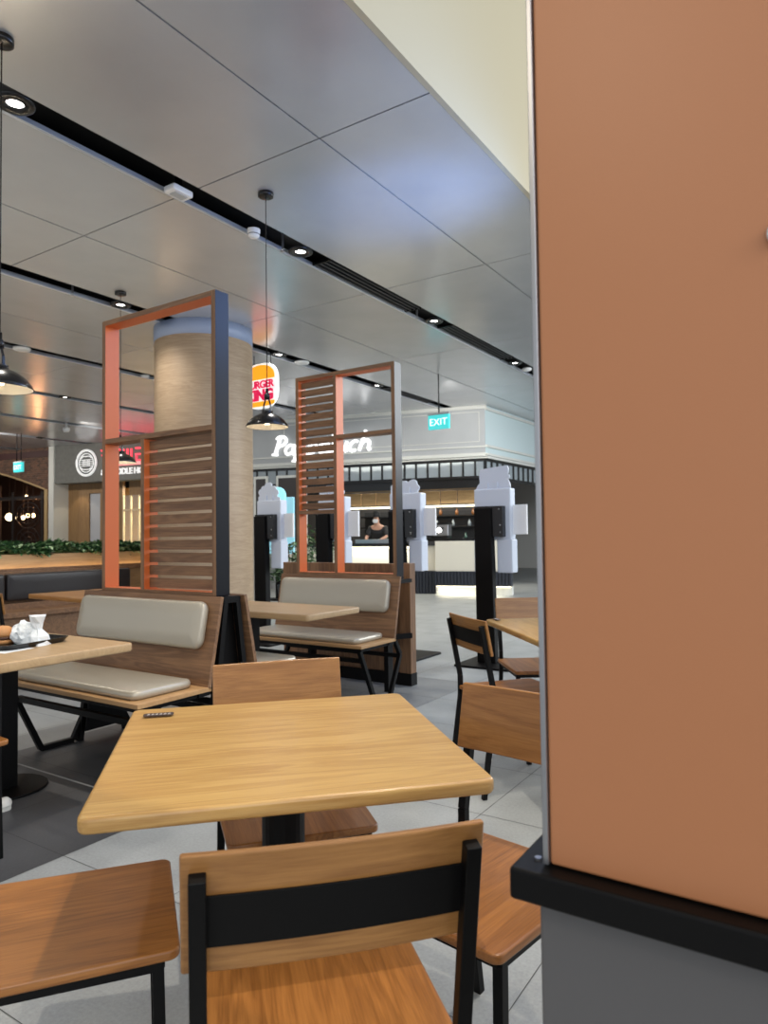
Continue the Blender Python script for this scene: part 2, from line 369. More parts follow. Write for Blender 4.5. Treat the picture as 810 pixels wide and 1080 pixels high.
# ================= CHAIRS AND TABLES =================
def make_chair(label,group):
    t=thing('cafe_chair',label,'chair',(0,0,0),0,group)
    b=MB(); b.slab(.405,.43,.02,.022,.005,(0,0,.43),taper=.04); b.build('seat',CHW,t)
    w=.022
    for s in (-1,1):
        b=MB(); b.bar((s*.178,.185,0),(s*.175,.175,.415),w); b.build('leg',BLK,t,bevel=.0015)
        b=MB(); pts=[(s*.183,-.262,0),(s*.183,-.205,.40),(s*.183,-.205,.50),(s*.183,-.262,.795)]
        for p,q in zip(pts,pts[1:]):
            b.bar(p,q,w,w,up=(1,0,0))
        b.build('leg',BLK,t,bevel=.0015)
    b=MB()
    for s in (-1,1): b.bar((s*.178,-.205,.418),(s*.176,.185,.418),.02)
    b.bar((-.176,.178,.418),(.176,.178,.418),.02); b.bar((-.176,-.195,.418),(.176,-.195,.418),.02)
    b.build('seat_frame',BLK,t,bevel=.001)
    # backrest: bent plywood panel in front of the posts
    def grid(x0,x1,y0,y1,z0,z1,fn,nx=14):
        b=MB()
        for i in range(nx):
            a,c=x0+(x1-x0)*i/nx,x0+(x1-x0)*(i+1)/nx
            vs=[b.bm.verts.new(p) for p in ((a,y0,z0),(c,y0,z0),(c,y1,z0),(a,y1,z0),(a,y0,z1),(c,y0,z1),(c,y1,z1),(a,y1,z1))]
            ff=[(3,2,1,0),(4,5,6,7),(0,1,5,4),(2,3,7,6)]
            if i==0: ff.append((3,0,4,7))
            if i==nx-1: ff.append((1,2,6,5))
            for f in ff: b.bm.faces.new([vs[j] for j in f])
        bmesh.ops.remove_doubles(b.bm,verts=b.bm.verts,dist=1e-5); b.warp(fn); return b
    lean=lambda z:-.205-(z-.5)*.193
    f1=lambda c:Vector((c.x,c.y+lean(c.z)-.010*(1-(c.x/.2)**2)+.012,c.z))
    grid(-.205,.205,0,.013,.655,.82,f1).build('backrest',CHX,t,bevel=.0035,seg=3)
    grid(-.173,.173,-.0045,-.0005,.693,.765,f1).build('back_plate',BLK,t,bevel=.001)
    return t
CH={}
def chair(x,y,fx,fy,label,group=None):
    rz=face_rot(fx,fy)
    if 'c' not in CH:
        t=make_chair(label,group); t.location=(x,y,0); t.rotation_euler.z=rz; CH['c']=t; return t
    t=dup(CH['c'],(x,y,0),rz,label)
    if group: t['group']=group
    elif 'group' in t: del t['group']
    return t
G='oak chairs with black steel frames'
chair(-.75,.92,-.73,.684,'oak chair seen from behind in the foreground, black plate across its back',G)
chair(-1.337,1.54,.774,-.632,'oak chair on the far side of the nearest table, backrest rising behind the tabletop',G)
chair(-1.344,.845,.60,.80,'oak chair at bottom left, seat striped by shadow, backrest out of frame',G)
chair(-.70,1.43,-.16,-.987,'oak chair between the nearest table and the orange partition, showing its plain backrest front',G)
chair(-1.38,3.27,.62,.785,'oak chair seen from behind at the table beyond the orange partition',G)
chair(-1.505,3.967,.6,-.8,'oak chair facing the camera on the far side of the table beyond the partition',G)
chair(-2.92,1.27,0.05,1,'oak chair under the food tray table, only its seat corner showing',G)
chair(-5.60,3.02,-.25,.95,'oak chair at the left frame edge in front of the charcoal banquette',G)
def ped_table(name,label,cx,cy,L,Wd,rz,woodm,z=.75,group=None,ped='round',th=.03,px=0,py=0):
    t=thing(name,label,'table',(cx,cy,0),rz,group)
    b=MB(); b.slab(L,Wd,th,.022,.008,(0,0,z-th)); b.build('tabletop',woodm,t)
    b=MB()
    if ped=='round': b.cyl((px,py),.05,.02,z-th-.02,24)
    else: b.box(px-.04,py-.04,.01,px+.04,py+.04,z-th-.02)
    b.build('pedestal',BLK,t)
    b=MB(); b.slab(.38,.38,.012,.18,.004,(px,py,0)); b.build('base_plate',BLK,t)
    b=MB(); b.box(px-.2,py-.03,z-th-.02,px+.2,py+.03,z-th); b.box(px-.03,py-.2,z-th-.018,px+.03,py+.2,z-th); b.build('support_bracket',BLK,t)
    return t
PLQ=mat('dark brown plaque',rgb(58,44,38),.45); PLT=mat('pale engraving',rgb(205,196,186),.5)
def plaque(x,y,rz,label):
    t=thing('table_plaque',label,'plaque',(x,y,.7502),rz,'table number plaques')
    b=MB(); b.slab(.078,.030,.0012,.008,.0004); b.build('plate',PLQ,t)
    b=MB()
    # small illegible emblem marks in a row
    for i in range(6):
        x0=-.028+i*.0105
        b.bar((x0,-.006,.0015),(x0+.004,.007,.0015),.0018,.0006)
        b.bar((x0+.003,-.006,.0015),(x0+.006,-.001,.0015),.0018,.0006)
        b.bar((x0,.001,.0015),(x0+.006,.003,.0015),.0014,.0006)
    b.build('marking',PLT,t)
    return t
TH=math.atan2(.545,.524)
ped_table('square_table','nearest square oak table with a small dark plaque at its far left corner',-1.113,1.252,.765,.775,TH,OAK,.745)
e=Vector((math.cos(TH),math.sin(TH)))
plaque(-1.535,1.232,TH,'small dark brown plaque inlaid in the far left corner of the nearest table')
TR=math.atan2(-.75,.66)
ped_table('square_table','square oak table half hidden by the orange partition, two chairs drawn up to it',-1.067,3.483,.97,.77,TR,OAK,.745,px=0.12)
plaque(-1.60,3.575,TR,'small dark plaque at the left corner of the table beyond the partition')

# booth tables
ped_table('booth_table','greyed oak booth table at left carrying a tray of wrapped food',-3.32,1.70,1.24,.66,0,OAKG,.75,ped='sq',th=.04,px=-.145,py=.16)
ped_table('booth_table','greyed oak booth table between the two middle benches, next to the black divider base',-3.24,3.52,1.12,.55,0,OAKG,.75,ped='sq',th=.04,px=-.17)
ped_table('booth_table','small orange-brown oak table in front of the charcoal banquette at left',-5.5,3.72,.9,.72,R(-4),CHX,.75,ped='sq',th=.04,px=.1)

# ================= BENCHES =================
def make_bench(label):
    t=thing('booth_bench',label,'bench',(0,0,0),0,'booth benches with grey beige cushions')
    # local: faces -Y, seat front at y=0, centred in x, 1.2 m long
    b=MB(); b.box(-.6,0,.428,.6,.455,.45); b.build('seat_board',[EDGE],t,bevel=.002)
    b=MB(); b.slab(1.09,.37,.045,.05,.02,(-.01,.215,.45),dome=.008); b.build('seat_cushion',CUSH,t)
    ang=math.atan2(.145,.46)
    b=MB(); b.prism([(.43,.45),(.45,.43),(.545,.905),(.525,.91)],-.6,.6,'X'); b.build('back_board',[WAL],t,bevel=.002)
    b=MB(); Mx=Matrix.Rotation(R(90)-ang,3,'X')
    b.slab(1.09,.25,.05,.05,.022,(-.01,.492,.755),Matrix.Rotation(R(90)-.20,3,'X'),dome=.008); o=b.build('back_cushion',CUSH,t)
    b=MB()
    for y in (.04,.40): b.bar((-.58,y,.415),(.58,y,.415),.025)
    for x in (-.56,0,.56): b.bar((x,.03,.415),(x,.47,.415),.025)
    b.bar((-.56,.085,.33),(.56,.085,.33),.03); b.bar((-.56,.56,.30),(.56,.56,.30),.03)
    b.build('seat_frame',BLK,t)
    for s in (-1,1):
        b=MB(); x=s*.56
        pts=[(x,.03,.415),(x,.22,.015),(x,.42,.015),(x,.57,.31),(x,.50,.42)]
        for p,q in zip(pts,pts[1:]): b.bar(p,q,.03,.03,up=(1,0,0))
        b.build('leg',BLK,t,bevel=.002)
    return t
BX=-3.34
bn=make_bench('grey beige cushioned bench nearest the camera, facing the table with the food tray'); bn.location=(BX,2.08,0)
dup(bn,(BX,3.32,0),PI,'bench backed onto the nearest bench, seat cushion just showing under the middle booth table')
dup(bn,(-3.41,3.985,0),0,'grey beige cushioned bench behind the middle booth table, backed by the wooden half wall')
# ================= SLATTED SCREENS =================
def make_screen(kind,label):
    t=thing('slatted_screen',label,'room divider',(0,0,0),0,'slatted booth screens')
    x0,x1,z0,z1,w,d=-.505,.505,.905,2.59,.032,.10
    FM=[WALZ,ORG,NAVY]
    def post(a,c,zb,zt,side):  # side: which faces are painted
        b=MB(); b.box(a,-d/2,zb,c,d/2,zt,0,side); return b
    post(x0,x0+w,z0,z1,dict(r=1,l=2)).build('post',FM,t,bevel=.0015)
    post(x1-w,x1,z0,z1,dict(l=1,r=2)).build('post',FM,t,bevel=.0015)
    FX=[WAL,ORG,NAVY]
    b=MB(); b.box(x0+w,-d/2,z1-w,x1-w,d/2,z1,0,dict(b=1)); b.build('top_rail',FX,t,bevel=.0015)
    b=MB(); b.box(x0+w,-d/2,z0,x1-w,d/2,z0+.02,0,dict(t=1)); b.build('bottom_rail',FX,t,bevel=.0015)
    if kind==1:
        ms=1.845; sx=-.115
        b=MB(); b.box(x0+w,-d/2,ms-.03,x1-w,d/2,ms,0,dict()); b.build('middle_rail',FX,t,bevel=.0015)
        post(sx-w/2,sx+w/2,z0+.02,ms-.03,dict(r=1,l=1)).build('post',FM,t,bevel=.0015)
        sa,sb,za,zb=sx+w/2,x1-w,z0+.02,ms-.03
    else:
        sx=-.085
        post(sx-w/2,sx+w/2,z0+.02,z1-w,dict(r=1,l=1)).build('post',FM,t,bevel=.0015)
        b=MB(); b.box(sx+w/2,-d/2,2.03,x1-w,d/2,2.06,0,dict()); b.build('middle_rail',FX,t,bevel=.0015)
        b=MB(); b.box(x0+w,-d/2,1.415,sx-w/2,d/2,1.445); b.build('middle_rail',FX,t,bevel=.0015)
        sa,sb,za,zb=x0+w,sx-w/2,1.445,z1-w
    n=round((zb-za)/.0715); p=(zb-za)/n
    for i in range(n):
        b=MB(); z=za+p*i
        b.box(sa,-.012,z+.010,sb,.012,z+p-.008 if i<n-1 else z+p-.012); b.build('slat',WAL,t,bevel=.0015)
    # black base frame tapering upwards between the benches
    b=MB()
    if kind==1:
        for s in (-1,1):
            X0=s*.56
            b.bar((X0,-.16,0),(X0,-.045,.87),.03,.03,up=(1,0,0)); b.bar((X0,.16,0),(X0,.045,.87),.03,.03,up=(1,0,0))
            b.bar((X0,-.06,.885),(X0,.06,.885),.03,.03)
            b.prism([(-.15,.06),(.15,.06),(.04,.87),(-.04,.87)],X0-s*.035-.006,X0-s*.035+.006,'X')
        b.box(-.57,-.049,.88,.57,.06,.904)
    else:
        for s in (-1,1):
            X0=s*.485
            b.bar((X0-s*.1,.0,0),(X0-s*.1,.0,.9),.04,.07,up=(0,1,0))
            b.bar((X0-.01,0,.86),(X0-.01,.20,.86),.03,.03); b.bar((X0-s*.11,0,.42),(X0+s*.0,.19,.42),.03,.04)
        b.box(-.505,-.05,.88,.505,.05,.904)
    b.build('base_frame',BLK,t)
    return t
s1=make_screen(1,'tall orange and walnut screen nearest the camera, slats in its lower right part'); s1.location=(-3.33,2.70,0)
s2=make_screen(2,'tall walnut screen with slats in its upper left, standing behind the far cushioned bench'); s2.location=(-3.372,4.605,0)
# half wall behind the far bench
t=thing('half_wall','low wooden half wall with black plinth behind the far cushioned bench','half wall',(0,0,0))
b=MB(); b.box(-4.3,4.86,.10,-3.03,4.92,.99); b.build('panel',WALZ,t,bevel=.002)
b=MB(); b.box(-3.03,4.845,.10,-2.925,4.93,.995); b.build('end_post',WALZ,t,bevel=.002)
b=MB(); b.box(-4.3,4.842,0,-2.922,4.933,.10); b.build('plinth',BLK,t)

# ================= CEILING FITTINGS =================
SL=[(a+c)/2 for a,c in slots]
DLG='round recessed downlights in the black ceiling slots'
def downlight(x,y,label):
    t=thing('downlight',label,'ceiling light',(x,y,H),0,DLG)
    b=MB(); b.lathe([(.055,.03),(.055,-.002),(.10,-.008),(.115,-.004),(.12,.012)],n=32); b.build('trim_ring',BLK2,t)
    b=MB(); b.lathe([(0,.012),(.052,.012),(.054,.02)],n=24); b.build('lens',LENS,t)
    return t
d0=downlight(SL[0],2.35,'bright downlight in the nearest ceiling slot, topmost at the left edge of the photo')
labs={ (0,5.16):'downlight in the nearest ceiling slot, just right of the hanging lamp cord',(0,7.84):'downlight in the nearest ceiling slot, above the exit sign side',(0,10.54):'downlight in the nearest ceiling slot, last before the orange partition',
 (1,5.12):'downlight in the second ceiling slot above the left orange screen frame',(1,7.91):'downlight in the second ceiling slot above the round orange and yellow sign',(1,10.61):'downlight in the second ceiling slot seen through the open panel of the right screen',
 (3,7.85):'small downlight in the fourth ceiling slot left of the orange screen',(5,10.58):'tiny downlight in a far ceiling slot, lowest of those at left'}
for (k,y),l in labs.items(): dup(d0,(SL[k],y,H),0,l)
def puck(name,x,y,r,h,label,cat,m=WHT):
    b=MB(); b.lathe([(0,-h),(r*.7,-h),(r*.95,-h*.75),(r,-h*.4),(r,0),(0,0)],n=32); o=b.build(name,m,loc=(x,y,H+.005)); return tag(o,label,cat)
t=thing('detector_box','white rectangular box detector hung across the nearest ceiling slot','detector',(SL[0]+.0,3.66,H))
b=MB(); b.slab(.13,.20,.05,.02,.012,(0,0,-.05)); b.build('housing',WHT,t)
b=MB(); b.box(-.035,-.06,-.056,.035,.06,-.048); b.build('sensor_window',GREYW,t); b=MB(); b.box(-.02,-.02,0,.02,.02,.165); b.build('mounting_stem',BLK2,t)
t=thing('smoke_detector','white round smoke detector in the nearest ceiling slot beside the lamp canopy','smoke detector',(SL[0]-.02,4.53,H))
b=MB(); b.lathe([(0,-.075),(.038,-.072),(.052,-.058),(.052,-.035),(.058,-.03),(.058,0)],n=32); b.build('housing',WHT,t)
b=MB(); b.lathe([(.053,-.052),(.0545,-.048),(.053,-.044)],n=32); b.build('vent_ring',GREYM,t)
puck('ceiling_disc',SL[1],8.45,.12,.03,'flat white ceiling disc in the second slot, left of the right screen','ceiling disc')
puck('ceiling_disc',SL[2],5.46,.12,.04,'flat white ceiling disc in the third slot, right of the left hanging lamp','ceiling disc')
puck('ceiling_disc',SL[0]+.02,11.0,.08,.04,'small white ceiling disc at the end of the nearest slot next to the partition','ceiling disc')
puck('ceiling_disc',SL[2],7.59,.07,.03,'small pale ceiling fitting in the third slot, between screen and column','ceiling disc')
def sprinkler(x,y,label):
    t=thing('sprinkler',label,'sprinkler',(x,y,H))
    b=MB(); b.cyl((0,0),.011,-.035,.12,12); b.lathe([(0,-.062),(.022,-.062),(.022,-.058),(0,-.058)],n=16)
    for s in (-1,1): b.bar((s*.012,0,-.032),(s*.008,0,-.06),.004)
    b.build('sprinkler_head',STEEL,t); return t
sprinkler(SL[0]-.03,4.93,'small steel sprinkler beside the downlight right of the lamp cord')
sprinkler(SL[0]-.03,7.45,'small steel sprinkler by the third downlight of the nearest slot')
sprinkler(SL[1],4.5,'small steel sprinkler in the second slot left of the downlight above the left screen')
b=MB(); b.lathe([(0,-.22),(.06,-.21),(.085,-.16),(.08,-.11),(.03,-.09),(.02,.165)],n=20); tag(b.build('dome_camera',WHT,loc=(SL[4],9.6,H)),'white dome camera hanging from a far ceiling slot at left','camera')
# linear slot diffusers
def diffuser(k,y0,y1,label):
    t=thing('slot_diffuser',label,'air diffuser',(SL[k],(y0+y1)/2,H),0,'linear air diffusers in the ceiling slots'); h=(y1-y0)/2
    b=MB()
    for i in range(4): x=-.09+i*.06; b.box(x-.008,-h,.005,x+.008,h,.035)
    b.build('blade',mat('dark grey grille',rgb(58,58,60),.4,.3),t)
    b=MB(); b.box(-.12,-h-.01,.003,.12,-h,.04); b.box(-.12,h,.003,.12,h+.01,.04); b.build('end_cap',BLK2,t)
diffuser(0,5.5,7.3,'slotted air diffuser in the nearest ceiling slot between two downlights, nearer one')
diffuser(0,8.15,10.2,'slotted air diffuser in the nearest ceiling slot, farther one near the partition')
diffuser(1,10.9,12.6,'slotted air diffuser in the second ceiling slot by the exit sign')

# pendant lamps
SHI=mat('white enamel inside',rgb(242,238,226),.45)
def pendant(x,y,zr,label):
    t=thing('pendant_lamp',label,'hanging lamp',(x,y,zr),0,'black dome pendant lamps')
    b=MB(); b.lathe([(.168,0),(.170,.004),(.160,.025),(.135,.058),(.100,.085),(.062,.104),(.045,.112),(.045,.13)],n=48)
    sh=b.build('shade',BLK2,t)
    b=MB(); b.lathe([(.166,.002),(.157,.023),(.132,.055),(.098,.081),(.060,.100),(.03,.108),(0,.110)],n=48); b.build('shade_lining',SHI,sh)
    b=MB()
    for s in (-1,1):
        b.bar((s*.04,0,.12),(s*.036,0,.175),.008,.012); b.bar((s*.036,0,.175),(s*.018,0,.225),.008,.012)
    b.bar((-.02,0,.225),(.02,0,.225),.012,.008); b.build('bracket',BLK2,t)
    b=MB(); b.lathe([(0,.225),(.022,.225),(.022,.26),(.012,.275),(.012,.31),(0,.31)],n=20); b.build('socket',BLK2,t)
    b=MB(); b.lathe([(0,.02),(.02,.024),(.03,.045),(.026,.07),(.014,.095),(0,.1)],n=16); b.build('bulb',mat('warm bulb',(1,.85,.6,1),.4,emit=(1,.78,.5,1),es=9),t)
    b=MB(); b.tube([(0,0,.30),(0,0,H-zr)],.0035,6); b.build('cord',BLK2,t)
    b=MB(); b.lathe([(0,H-zr),(.062,H-zr),(.062,H-zr-.03),(.05,H-zr-.035),(0,H-zr-.035)],n=28); b.build('canopy',BLK2,t)
    L=light('pendant_bulb_light','POINT',(0,0,.05),14,(1,.8,.55),.03); L.parent=t
pendant(-3.79,1.99,2.045,'black dome lamp at the left frame edge, lit cream inside')
pendant(-3.785,4.10,2.10,'black dome lamp hanging right of the round column')
pendant(-6.67,4.84,2.075,'black dome lamp seen through the opening of the orange screen')

# ================= KIOSKS =================
def arcpts(cx,cz,r,a0,a1,n=7): return [(cx+r*math.cos(R(a0+(a1-a0)*i/n)),cz+r*math.sin(R(a0+(a1-a0)*i/n))) for i in range(n+1)]
def make_kiosk(x,topk,label):
    t=thing('order_kiosk',label,'ordering kiosk',(x,6.05,0),0,'self ordering kiosks')
    b=MB(); b.slab(.56,.56,.02,.03,.005,(.05,.0,0)); b.build('base_plate',BLK,t)
    b=MB(); b.prism([(-.085,.02),(.10,.02),(.075,1.47),(-.095,1.47)],-.06,.02,'Y'); b.build('pole',BLK,t,bevel=.004)
    b=MB(); b.box(-.10,-.035,1.20,.185,.04,1.49); 
    mp=b.build('mounting_plate',BLK2,t,bevel=.003)
    for (px,pz) in ((-.07,1.46),(.15,1.46),(.16,1.31),(.16,1.24)):
        b=MB(); b.lathe([(0,0),(.008,0),(.006,.004),(0,.005)],n=12); b.warp(lambda c:Vector((c.x+px,-c.z-.036,c.y+pz))); b.build('bolt',STEEL,mp)
    b=MB(); b.box(-.14,.04,1.17,.235,.16,1.66); b.build('screen_housing',KWH,t,bevel=.012,seg=3)
    b=MB(); b.box(-.125,.163,1.2,.22,.168,1.63); b.build('screen',BLK2,t)
    b=MB(); b.box(-.145,.035,.86,-.095,.15,1.175); b.build('lower_housing',KWH,t,bevel=.01,seg=3); b=MB(); b.box(.10,.02,.86,.255,.15,1.175); b.build('lower_housing',KWH,t,bevel=.01,seg=3)
    b=MB(); b.box(.20,.10,1.22,.37,.13,1.50); b.build('side_panel',WHT,t,bevel=.004)
    if topk==0:
        P=[(-.14,1.655),(-.145,1.70),(-.12,1.72)]+arcpts(-.105,1.76,.035,230,120)+arcpts(-.06,1.80,.035,180,60)+arcpts(.02,1.80,.075,130,50)+arcpts(.10,1.79,.04,130,10)+arcpts(.14,1.75,.035,80,-60)+[(.16,1.70),(.20,1.69),(.20,1.655)]
    elif topk==1:
        P=[(-.135,1.655),(-.11,1.70),(-.09,1.72),(-.095,1.80),(-.085,1.85),(.02,1.862),(.13,1.872),(.20,1.875),(.21,1.84),(.205,1.80)]+arcpts(.20,1.77,.022,90,-90,5)+[(.215,1.72),(.225,1.68),(.225,1.655)]
    else:
        P=[(-.14,1.655),(-.14,1.74),(-.09,1.78),(-.03,1.79),(.05,1.79),(.06,1.77)]+arcpts(.13,1.75,.05,110,-10)+arcpts(.17,1.71,.035,60,-60)+[(.19,1.655)]
    b=MB(); b.prism(P,.07,.085,'Y'); b.build('topper',KWH,t)
    b=MB(); b.box(-.02,.055,1.64,.0,.10,1.72); b.box(.08,.055,1.64,.10,.10,1.72); b.build('topper_bracket',KWH,t)
    return t
make_kiosk(-2.80,1,'ordering kiosk nearest the partition, black tapered pole and white rectangular topper')
make_kiosk(-3.775,2,'ordering kiosk directly right of the walnut screen, pole hidden by the screen post')
make_kiosk(-4.73,2,'ordering kiosk seen through the lower opening of the walnut screen')
make_kiosk(-5.66,0,'ordering kiosk beside the round column with a scalloped white topper')

# ================= FAR SHOPS =================
DR=math.atan2(.245,.97); PC=Vector((-6.26,13.57,0))
def SP(s,t,z=0): return (PC.x+s*math.cos(DR)-t*math.sin(DR),PC.y+s*math.sin(DR)+t*math.cos(DR),z)
def sbox(name,m,s0,t0,z0,s1,t1,z1,parent=None,bevel=0):
    b=MB(); b.box(s0,t0,z0,s1,t1,z1); return b.build(name,m,parent,bevel,loc=tuple(PC) if not parent else None,rz=DR if not parent else 0)
# fascia wall
fa=MB(); fa.box(-8.3,0,2.95,0,.25,4.0); fa=fa.build('wall_shop_fascia',GREYW,loc=tuple(PC),rz=DR); struct(fa)
b=MB()
for z,d in ((2.86,.03),(2.90,.06),(2.95,.05),(3.10,.03)): b.box(-8.3,-d,z,0,0.02,z+(.03 if z!=2.90 else .05))
b.box(-8.3,-.04,3.93,.04,.02,4.0); b.build('trim_3',LTW,fa)
b=MB()
for x0,x1 in ((-1.9,-.12),(-4.8,-2.05)):
    for a,bb,c,d in ((x0,3.22,x1,3.235),(x0,3.86,x1,3.875),(x0,3.22,x0+.015,3.875),(x1-.015,3.22,x1,3.875)): b.box(a,-.012,bb,c,.0,d)
b.build('panel_molding',LTW,fa)
# side wall of the shop going away from the corner
b=MB(); b.box(-.25,0,2.95,0,9,4.0); w=b.build('wall_shop_side',mat('pale blue white paint',rgb(206,222,224),.5),loc=tuple(PC),rz=R(-1)); struct(w)
b=MB()
for z in (2.86,2.92,3.10,3.90): b.box(0,0,z,.05,9,z+.05)
b.build('trim_4',LTW,w)
# papparich lettering
SIGNW=mat('lit white letters',(1,1,1,1),.4,emit=(1,1,1,1),es=1.3)
sg=thing('shop_sign','lit white slanted PappaRich lettering on the pale grey fascia behind the walnut screen','sign',SP(-5.12,-.03,3.17),DR)
def arc(cx,cz,rx,rz_,a0,a1,n=10): return [(cx+rx*math.cos(R(a0+(a1-a0)*i/n)),cz+rz_*math.sin(R(a0+(a1-a0)*i/n))) for i in range(n+1)]
GLY={'P':(.66,[([(.20,0),(.20,1)],1.5),(arc(.22,.72,.36,.27,105,-100),1.1),([(.02,.03),(.34,.0)],.8),([(.0,.86),(.08,.98),(.26,.99)],.8)]),
'R':(.74,[([(.20,0),(.20,1)],1.5),(arc(.22,.74,.36,.25,105,-95),1.1),([(.26,.5),(.42,.42),(.56,.06),(.72,.06)],1.2),([(.02,.03),(.34,.0)],.8),([(.0,.86),(.08,.98),(.26,.99)],.8)]),
'a':(.56,[(arc(.24,.26,.2,.25,30,360),1.1),([(.45,.52),(.43,.10),(.50,.02),(.58,.07)],1.35)]),
'p':(.60,[([(.12,.52),(.12,-.38)],1.35),(arc(.30,.26,.2,.26,150,-170),1.1),([(.0,-.37),(.24,-.38)],.7)]),
'i':(.30,[([(.12,.52),(.11,.10),(.18,.02),(.26,.07)],1.35),([(.13,.74),(.14,.80)],1.5)]),
'c':(.48,[(arc(.25,.26,.21,.26,55,310),1.2)]),
'h':(.62,[([(.10,0),(.13,1.04)],1.35),(arc(.32,.30,.19,.22,170,0,8)+[(.50,.10),(.56,.02),(.64,.08)],1.25)])}
x=0
for chn in 'PappaRich':
    wd,stk=GLY[chn]; b=MB()
    for pts,wt in stk:
        P3=[((x+(p[0]+.30*p[1])*.50),0,p[1]*.44) for p in pts]
        rs=[.031*wt*(.75+.25*math.sin(PI*(i+.6)/len(P3))) for i in range(len(P3))]
        b.tube(P3,.03,8,rs=rs)
    b.build('letter',SIGNW,sg); x+=wd*.485
# transom strip
t=thing('window_1',None,None,tuple(PC),DR); struct(t)
b=MB(); b.box(-8.2,0,2.80,-.02,.05,2.86); b.box(-8.2,0,2.44,-.02,.05,2.49)
x=-8.2
while x<0: b.box(x,0,2.49,x+.04,.05,2.80); x+=.265
b.build('window_frame',BLK2,t)
b=MB(); b.box(-8.2,.02,2.49,-.02,.026,2.80); b.build('pane',MILK,t)
x=PC
t=thing('window_2',None,None,tuple(PC),R(-1)); struct(t)
b=MB(); b.box(-.05,0,2.80,0,7,2.86); b.box(-.05,0,2.42,0,7,2.49)
for k in range(25): b.box(-.05,k*.29,2.49,0,k*.29+.06,2.80)
b.box(-.06,3.0,0.0,.0,3.1,2.5); b.build('window_frame',BLK2,t)
b=MB(); b.box(-.03,0,2.49,-.024,7,2.80); b.build('pane',MILK,t)
sbox('trim_5',BLK2,-8.2,.1,2.24,-.02,.45,2.44)['kind']='structure'
# interior
b=MB(); b.box(-8.2,3.2,0,0,3.3,3.0); b.box(-8.2,.2,2.95,0,3.3,3.0); w=b.build('wall_shop_back',mat('shop back wall',rgb(70,70,72),.7),loc=tuple(PC),rz=DR); struct(w)
# wood signboards hanging over the counter, with a glow strip below
for i,(a,c) in enumerate(((-3.55,-3.05),(-3.03,-2.68),(-2.66,-2.05),(-2.03,-1.6),(-1.58,-1.15),(-1.13,-.76),(-.74,-.05))):
    o=sbox('menu_board',wood('pale menu wood',rgb(176,136,86),rgb(214,176,122),'X',.8,.5),a,.5,1.93,c,.53,2.22,None,.003)
    tag(o,'blank wooden menu board above the cafe counter, %s of the row'%['leftmost','second from left','third from left','middle one','third from right','second from right','rightmost'][i],'menu board','wooden menu boards')
o=sbox('light_strip',mat('soft warm strip',(1,.92,.7,1),.5,emit=(1,.9,.62,1),es=2.5),-4,.55,1.86,-.05,.62,1.9); tag(o,'glowing warm light strip under the wooden menu boards','light strip')
# service counter
t=thing('service_counter','cream cafe counter with black fluted skirt and glowing base in front of the lit kitchen','counter',tuple(PC),DR)
b=MB(); b.box(-4.6,-.6,.48,-.95,-.1,1.0); b.box(-.95,-.75,.48,.62,-.1,1.10); b.build('body',mat('cream counter front',rgb(226,220,204),.4),t,bevel=.004)
b=MB(); b.box(-4.65,-.66,1.0,-1.5,-.08,1.06); b.box(-1.5,-.7,1.10,.2,-.08,1.16); b.build('worktop',BLK2,t)
b=MB(); b.box(-4.6,-.62,.0,-.95,-.5,.47)
x=-4.6
while x<-.95: b.box(x,-.65,.0,x+.035,-.61,.47); x+=.07
b.box(-.95,-.77,.18,.62,-.6,.47); x=-.95
while x<.60: b.box(x,-.80,.18,x+.035,-.76,.47); x+=.07
b.build('fluted_skirt',mat('blue black fluted skirt',rgb(44,48,58),.45),t)
b=MB(); b.box(-.95,-.70,.0,.62,-.5,.17); b.build('plinth',LTW,t)
b=MB(); b.box(-.93,-.74,.165,.6,-.70,.18); b.build('light_strip',mat('warm counter strip',(1,.95,.75,1),.5,emit=(1,.9,.66,1),es=4),t); b=MB(); b.box(-3.0,-.63,.955,-1.3,-.605,.985); b.build('light_strip',MATS['warm counter strip'],t)
light('counter_glow','AREA',SP(-.2,-.9,.13),5,(1,.9,.65),1.4,SP(-.2,-.9,-1),size_y=.1)
light('counter_glow','AREA',SP(-2.2,-.75,.95),7,(1,.92,.7),1.6,SP(-2.2,-.7,-1),size_y=.1)
light('kitchen_light','AREA',SP(-2.2,1.2,2.9),130,(1,.93,.8),3.5,SP(-2.2,1.2,0),size_y=1)
# steel prep edge and espresso machine, shelf of bottles
o=sbox('prep_station',STEEL,-2.9,-.3,1.06,-1.9,-.15,1.15,None,.005); tag(o,'steel prep station on the left part of the cafe counter','prep station')
t=thing('espresso_machine','shiny espresso machine with a bright reflection on the black counter','coffee machine',SP(-.95,-.35,1.16),DR)
b=MB(); b.box(-.16,-.1,.04,.22,.2,.30); b.build('body',STEEL,t,bevel=.02)
b=MB(); b.box(-.18,-.12,.30,.24,.2,.33); b.build('cup_rail',BLK2,t); b=MB(); b.box(-.14,-.14,0,.20,.15,.04); b.build('drip_tray',BLK2,t)
b=MB(); b.tube([(-.05,-.12,.22),(-.05,-.2,.20)],.02,10); b.tube([(.1,-.12,.22),(.1,-.2,.20)],.02,10); b.build('group_head',BLK2,t)
b=MB(); b.lathe([(0,-.02),(.05,0),(0,.02)],n=16); b.warp(lambda c:Vector((c.x+.02,c.z-.12,c.y+.17))); b.build('glow_disc',LENS,t)  # glowing disc put in as the machine's bright reflection
t=thing('back_shelf','dark back bar with two shelves behind the cafe counter','shelf unit',SP(-1.6,2.3,0),DR)
b=MB(); b.box(-2.2,0,0,1.6,.5,1.1); b.box(-2.2,.42,1.1,1.6,.5,1.85); b.build('cabinet',mat('dark cabinet',rgb(36,38,42),.5),t)
